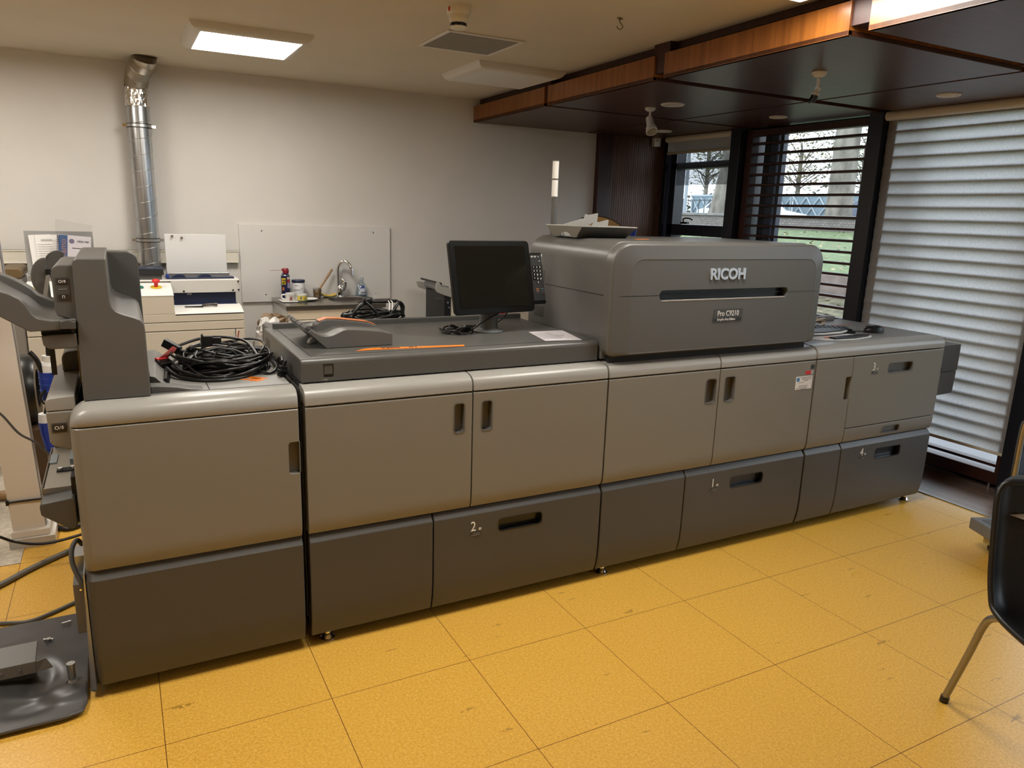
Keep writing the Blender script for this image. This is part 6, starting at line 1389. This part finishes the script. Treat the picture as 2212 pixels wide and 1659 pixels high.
for k in range(500):
    x = R_.uniform(6.1, 8.4); y = R_.uniform(0, 12); z = -.06 + .66 * (x - 5.9) / 2.6 + .02; s_ = R_.uniform(.03, .07); a = R_.uniform(0, 6)
    d1 = Vector((math.cos(a), math.sin(a), R_.uniform(-.3, .5))) * s_; d2 = Vector((-math.sin(a), math.cos(a), R_.uniform(-.3, .5))) * s_ * .7; c_ = Vector((x, y, z)); q.quad(c_ - d1, c_ - d2, c_ + d1, c_ + d2)
tag(q.build('fallen_leaves', mat('fallen_leaves', (.30, .24, .14, 1), .8, noise=.4, nscale=3), None, smooth=0), 'pale fallen leaves scattered over the lawn and ground', 'leaves', None, 'stuff')
def stone_mat():
    m = mat('rubble_stone', (.42, .38, .35, 1), .9)
    nt = m.node_tree; b = nt.nodes['Principled BSDF']; N = nt.nodes.new
    tc = N('ShaderNodeTexCoord'); mp = N('ShaderNodeMapping'); mp.inputs['Rotation'].default_value = (0, PI / 2, PI / 2)
    br = N('ShaderNodeTexBrick'); br.inputs['Scale'].default_value = 4.2; br.inputs['Color1'].default_value = (.26, .235, .22, 1); br.inputs['Color2'].default_value = (.18, .16, .15, 1); br.inputs['Mortar'].default_value = (.12, .105, .095, 1); br.inputs['Mortar Size'].default_value = .035
    sw = N('ShaderNodeSeparateXYZ'); cb = N('ShaderNodeCombineXYZ'); nt.links.new(tc.outputs['Object'], sw.inputs[0]); nt.links.new(sw.outputs[1], cb.inputs[0]); nt.links.new(sw.outputs[2], cb.inputs[1])
    nt.links.new(cb.outputs[0], br.inputs['Vector']); nt.links.new(br.outputs[0], b.inputs['Base Color']); return m
o = B().box(16.0, 16.5, -12, 38, .9, 1.66).build('stone_wall', stone_mat(), None, bevel=.03); struct(tag(o, 'low pale stone wall along the far side of the lawn', 'wall'))
o = B().box(15.95, 16.55, -12, 38, 1.66, 1.74).build('wall_coping', mat('dark_coping', (.20, .19, .18, 1), .8, noise=.2, nscale=4), None, bevel=.02); struct(tag(o, 'dark coping on top of the low stone wall', 'wall'))
o = B().box(16.5, 60, -30, 70, .8, 1.05).build('street', mat('street_grey', (.20, .21, .215, 1), .8), None, smooth=0); struct(tag(o, 'grey street beyond the low stone wall', 'street'))
def bark():
    m = mat('plane_tree_bark', (.19, .175, .145, 1), .9, noise=.5, nscale=4, bump=.6, bscale=20, stretch=(1, 1, .5)); return m
M_BARK = bark()
def tree(nm, x, y, z, r, h, lean_, sd, label, crown=True, group='trees beyond the lawn', leafc=(.30, .33, .12, 1), cr=2.6, n_=500):
    R2 = random.Random(sd); t = thing(nm, (x, y, z), label, 'tree', group)
    top = Vector((x + lean_[0], y + lean_[1], z + h)); P = [Vector((x, y, z - .2))] + [Vector((x, y, z)).lerp(top, f) + Vector((R2.uniform(-.06, .06), R2.uniform(-.06, .06), 0)) * r for f in (.08, .3, .6, 1)]
    B().tube(P, [r * (1.35 - .5 * min(1, i / 6)) if i < 6 else r * (.85 - .25 * (i - 6) / 19) for i in range(25)], 16).build('trunk', M_BARK, t, smooth=80)
    q = B(); tips = []
    for k in range(26):
        f = R2.uniform(.5, 1); p = Vector((x, y, z)).lerp(top, f); a = R2.uniform(0, 2 * PI); L_ = R2.uniform(.5, 1) * cr
        d = Vector((math.cos(a), math.sin(a), R2.uniform(.2, 1.0))); p2 = p + d * L_ * .5 + Vector((0, 0, R2.uniform(-.2, .3))); p3 = p + d * L_ + Vector((R2.uniform(-.4, .4), R2.uniform(-.4, .4), R2.uniform(-.3, .5)))
        q.tube([p, p2, p3], [r * .16] * 6 + [r * .09] * 5 + [r * .02] * 2, 6); tips += [p2, p3]
    q.build('branches', M_BARK, t)
    if crown:
        q = B()
        for k in range(n_):
            c_ = R2.choice(tips) + Vector((R2.gauss(0, .5), R2.gauss(0, .5), R2.gauss(0, .45))) * cr * .36; s_ = R2.uniform(.03, .09); a = R2.uniform(0, 6)
            d1 = Vector((math.cos(a), math.sin(a), R2.uniform(-.6, .6))) * s_; d2 = Vector((-math.sin(a), math.cos(a), R2.uniform(-.6, .6))) * s_ * .7; q.quad(c_ - d1, c_ - d2, c_ + d1, c_ + d2)
        q.build('foliage', mat('foliage_%02d' % sd, tuple(c * .6 for c in leafc[:3]) + (1,), .8, noise=.35, nscale=2), t, smooth=0)
    return t
tree('plane_tree', 16.95, 13.6, 1.05, .40, 9.4, (.3, .25, 0), 3, 'thick bare plane tree trunk seen through the louvre screen', crown=False, cr=3.2)
tree('plane_tree', 16.98, 17.95, 1.05, .62, 9.4, (.2, -1.8, 0), 4, 'thick leaning tree trunk seen through the window by the wooden panel', crown=False, cr=3.2)
spots = [(28, 31, 5, (.36, .38, .13, 1)), (31, 27.5, 6, (.40, .36, .16, 1)), (30, 23.0, 7, (.30, .34, .17, 1)), (33, 19.5, 8, (.38, .36, .22, 1)), (31, 15.8, 9, (.20, .24, .14, 1)), (34, 34.5, 10, (.26, .32, .16, 1)), (29, 37.5, 12, (.24, .30, .18, 1)), (36, 12.0, 13, (.30, .31, .18, 1)), (35, 24.5, 14, (.33, .33, .22, 1))]
for k, (x, y, sd, c_) in enumerate(spots):
    tree('park_tree', x, y, 1.05, .16, 4.0, (.2, .2, 0), sd, 'sparse autumn tree far across the street, greenish yellow', leafc=c_, cr=2.3, n_=2200, group='far park trees')
q = B(); R_ = random.Random(31)
for k in range(5200):
    c_ = Vector((R_.uniform(40, 44), R_.uniform(0, 62), 1.4 + abs(R_.gauss(0, 1.1)))); s_ = R_.uniform(.10, .26); a = R_.uniform(0, 6)
    d1 = Vector((math.cos(a), math.sin(a), R_.uniform(-.6, .6))) * s_; d2 = Vector((-math.sin(a), math.cos(a), R_.uniform(-.6, .6))) * s_ * .7; q.quad(c_ - d1, c_ - d2, c_ + d1, c_ + d2)
tag(q.build('far_hedge', mat('far_hedge', (.20, .22, .17, 1), .9, noise=.3, nscale=.6), None, smooth=0), 'hazy band of hedges at the far end of the view', 'hedge', None, 'stuff')
# pale lattice panels along the street, iron fence, mast, poles, sign, cars
M_LATT = mat('pale_blue_panel', (.19, .26, .30, 1), .6); M_LATW = mat('pale_lattice', (.36, .42, .45, 1), .6); M_IRON = mat('dark_iron', (.05, .06, .06, 1), .5)
for k in range(5):
    y0 = 17.6 + 2.0 * k; t = thing('street_hoarding', (24, y0 + .95, 1.05), 'pale blue hoarding panel with white cross lattice across the street', 'panel', 'lattice panels')
    B().box(24.05, 24.1, y0, y0 + 1.9, 1.04, 2.62).build('panel', M_LATT, t, smooth=0)
    q = B().box(24.0, 24.05, y0, y0 + 1.9, 2.56, 2.64).box(24.0, 24.05, y0, y0 + .05, 1.04, 2.6).box(24.0, 24.05, y0 + 1.85, y0 + 1.9, 1.04, 2.6)
    for j in range(3):
        for s_ in (-1, 1): q.cyl((24.02, y0 + .32 + j * .62 - .3 * s_, 1.75), (24.02, y0 + .32 + j * .62 + .3 * s_, 2.5), .035, n=6)
    q.build('lattice', M_LATW, t)
t = thing('iron_fence', (19.5, 24, 1.05), 'thin dark iron fence along the street, left window', 'fence')
q = B()
for k in range(34): q.box(19.5, 19.52, 18.6 + k * .3, 18.62 + k * .3, 1.04, 2.3)
q.build('bars', M_IRON, t, smooth=0); B().box(19.49, 19.53, 18.5, 28.8, 2.22, 2.25).box(19.49, 19.53, 18.5, 28.8, 1.55, 1.58).build('rails', M_IRON, t, smooth=0)
t = thing('lattice_mast', (23.4, 21.95, 1.05), 'slender dark lattice mast rising across the street', 'mast')
q = B()
for dx, dy in ((0, 0), (0, .34)): q.box(23.4 + dx, 23.45 + dx, 21.85 + dy, 21.90 + dy, 1.04, 8)
for k in range(18):
    z_ = 1.42 + k * .36; q.cyl((23.42, 21.87, z_), (23.42, 22.21, z_ + .36), .016, n=6).cyl((23.42, 22.21, z_), (23.42, 21.87, z_ + .36), .016, n=6)
q.build('mast_truss', M_IRON, t)
o = B().cyl((17.2, 20.0, 1.04), (17.2, 20.0, 9), .06, n=12).build('lamp_post', mat('pole_grey_blue', (.33, .38, .42, 1), .5), None); tag(o, 'grey-blue street pole left of the leaning trunk', 'pole')
o = B().cyl((18.2, 22.6, 1.04), (18.2, 22.6, 7), .035, n=10).build('lamp_post', M_IRON, None); tag(o, 'thin dark street pole at the left edge of the first window', 'pole')
t = thing('road_sign', (19.0, 22.6, 1.04), 'small round blue and red road sign at the left of the first window', 'sign')
B().cyl((19.02, 22.55, 1.04), (19.02, 22.55, 2.0), .025, n=10).build('post', M_IRON, t)
B().cyl((19.0, 22.55, 1.88), (18.97, 22.55, 1.88), .19, n=28).build('red_disc', M_RED, t); B().cyl((18.969, 22.55, 1.88), (18.962, 22.55, 1.88), .14, n=28).build('blue_disc', mat('sign_blue', (.04, .1, .5, 1), .4), t)
def car(x, y, m, label):
    t = thing('car', (x, y, 1.05), label, 'car', 'cars parked on the street')
    G = 1.05
    pf = [(-2.1, .28), (-2.15, .55), (-2.05, .78), (-1.35, .88), (-1.0, .93), (-.45, 1.33), (-.2, 1.38), (.8, 1.38), (1.15, 1.30), (1.75, .93), (2.1, .86), (2.15, .5), (2.1, .28)]
    B().prism([(y + a, G + z) for a, z in pf], 'x', x, x + 1.7).build('body', m, t, bevel=.05)
    gl = mat('car_glass', (.10, .14, .20, 1), .1)
    B().prism([(y + a, G + z) for a, z in ((-.95, .93), (-.45, 1.28), (-.2, 1.32), (.22, 1.32), (.22, .93))], 'x', x - .012, x).prism([(y + a, G + z) for a, z in ((.30, .93), (.30, 1.32), (.78, 1.32), (1.1, 1.24), (1.55, .95))], 'x', x - .012, x).build('windows', gl, t)
    B().box(x - .02, x, y - 2.0, y + 2.0, G + .28, G + .42).build('sill', M_BLK, t, smooth=0)
    for a in (-1.35, 1.35):
        B().cyl((x - .03, y + a, G + .31), (x + .2, y + a, G + .31), .31, n=28).build('wheel', M_BLK, t)
        B().cyl((x - .04, y + a, G + .31), (x - .03, y + a, G + .31), .19, n=20).build('hubcap', M_STEEL, t)
car(20.8, 14.85, mat('car_dark_blue', (.05, .07, .12, 1), .25, coat=.6), 'dark blue car parked beyond the right end of the louvre screen')
car(21.0, 21.6, mat('car_white', (.70, .72, .74, 1), .3, coat=.5), 'white car across the street just visible between the louvre slats')
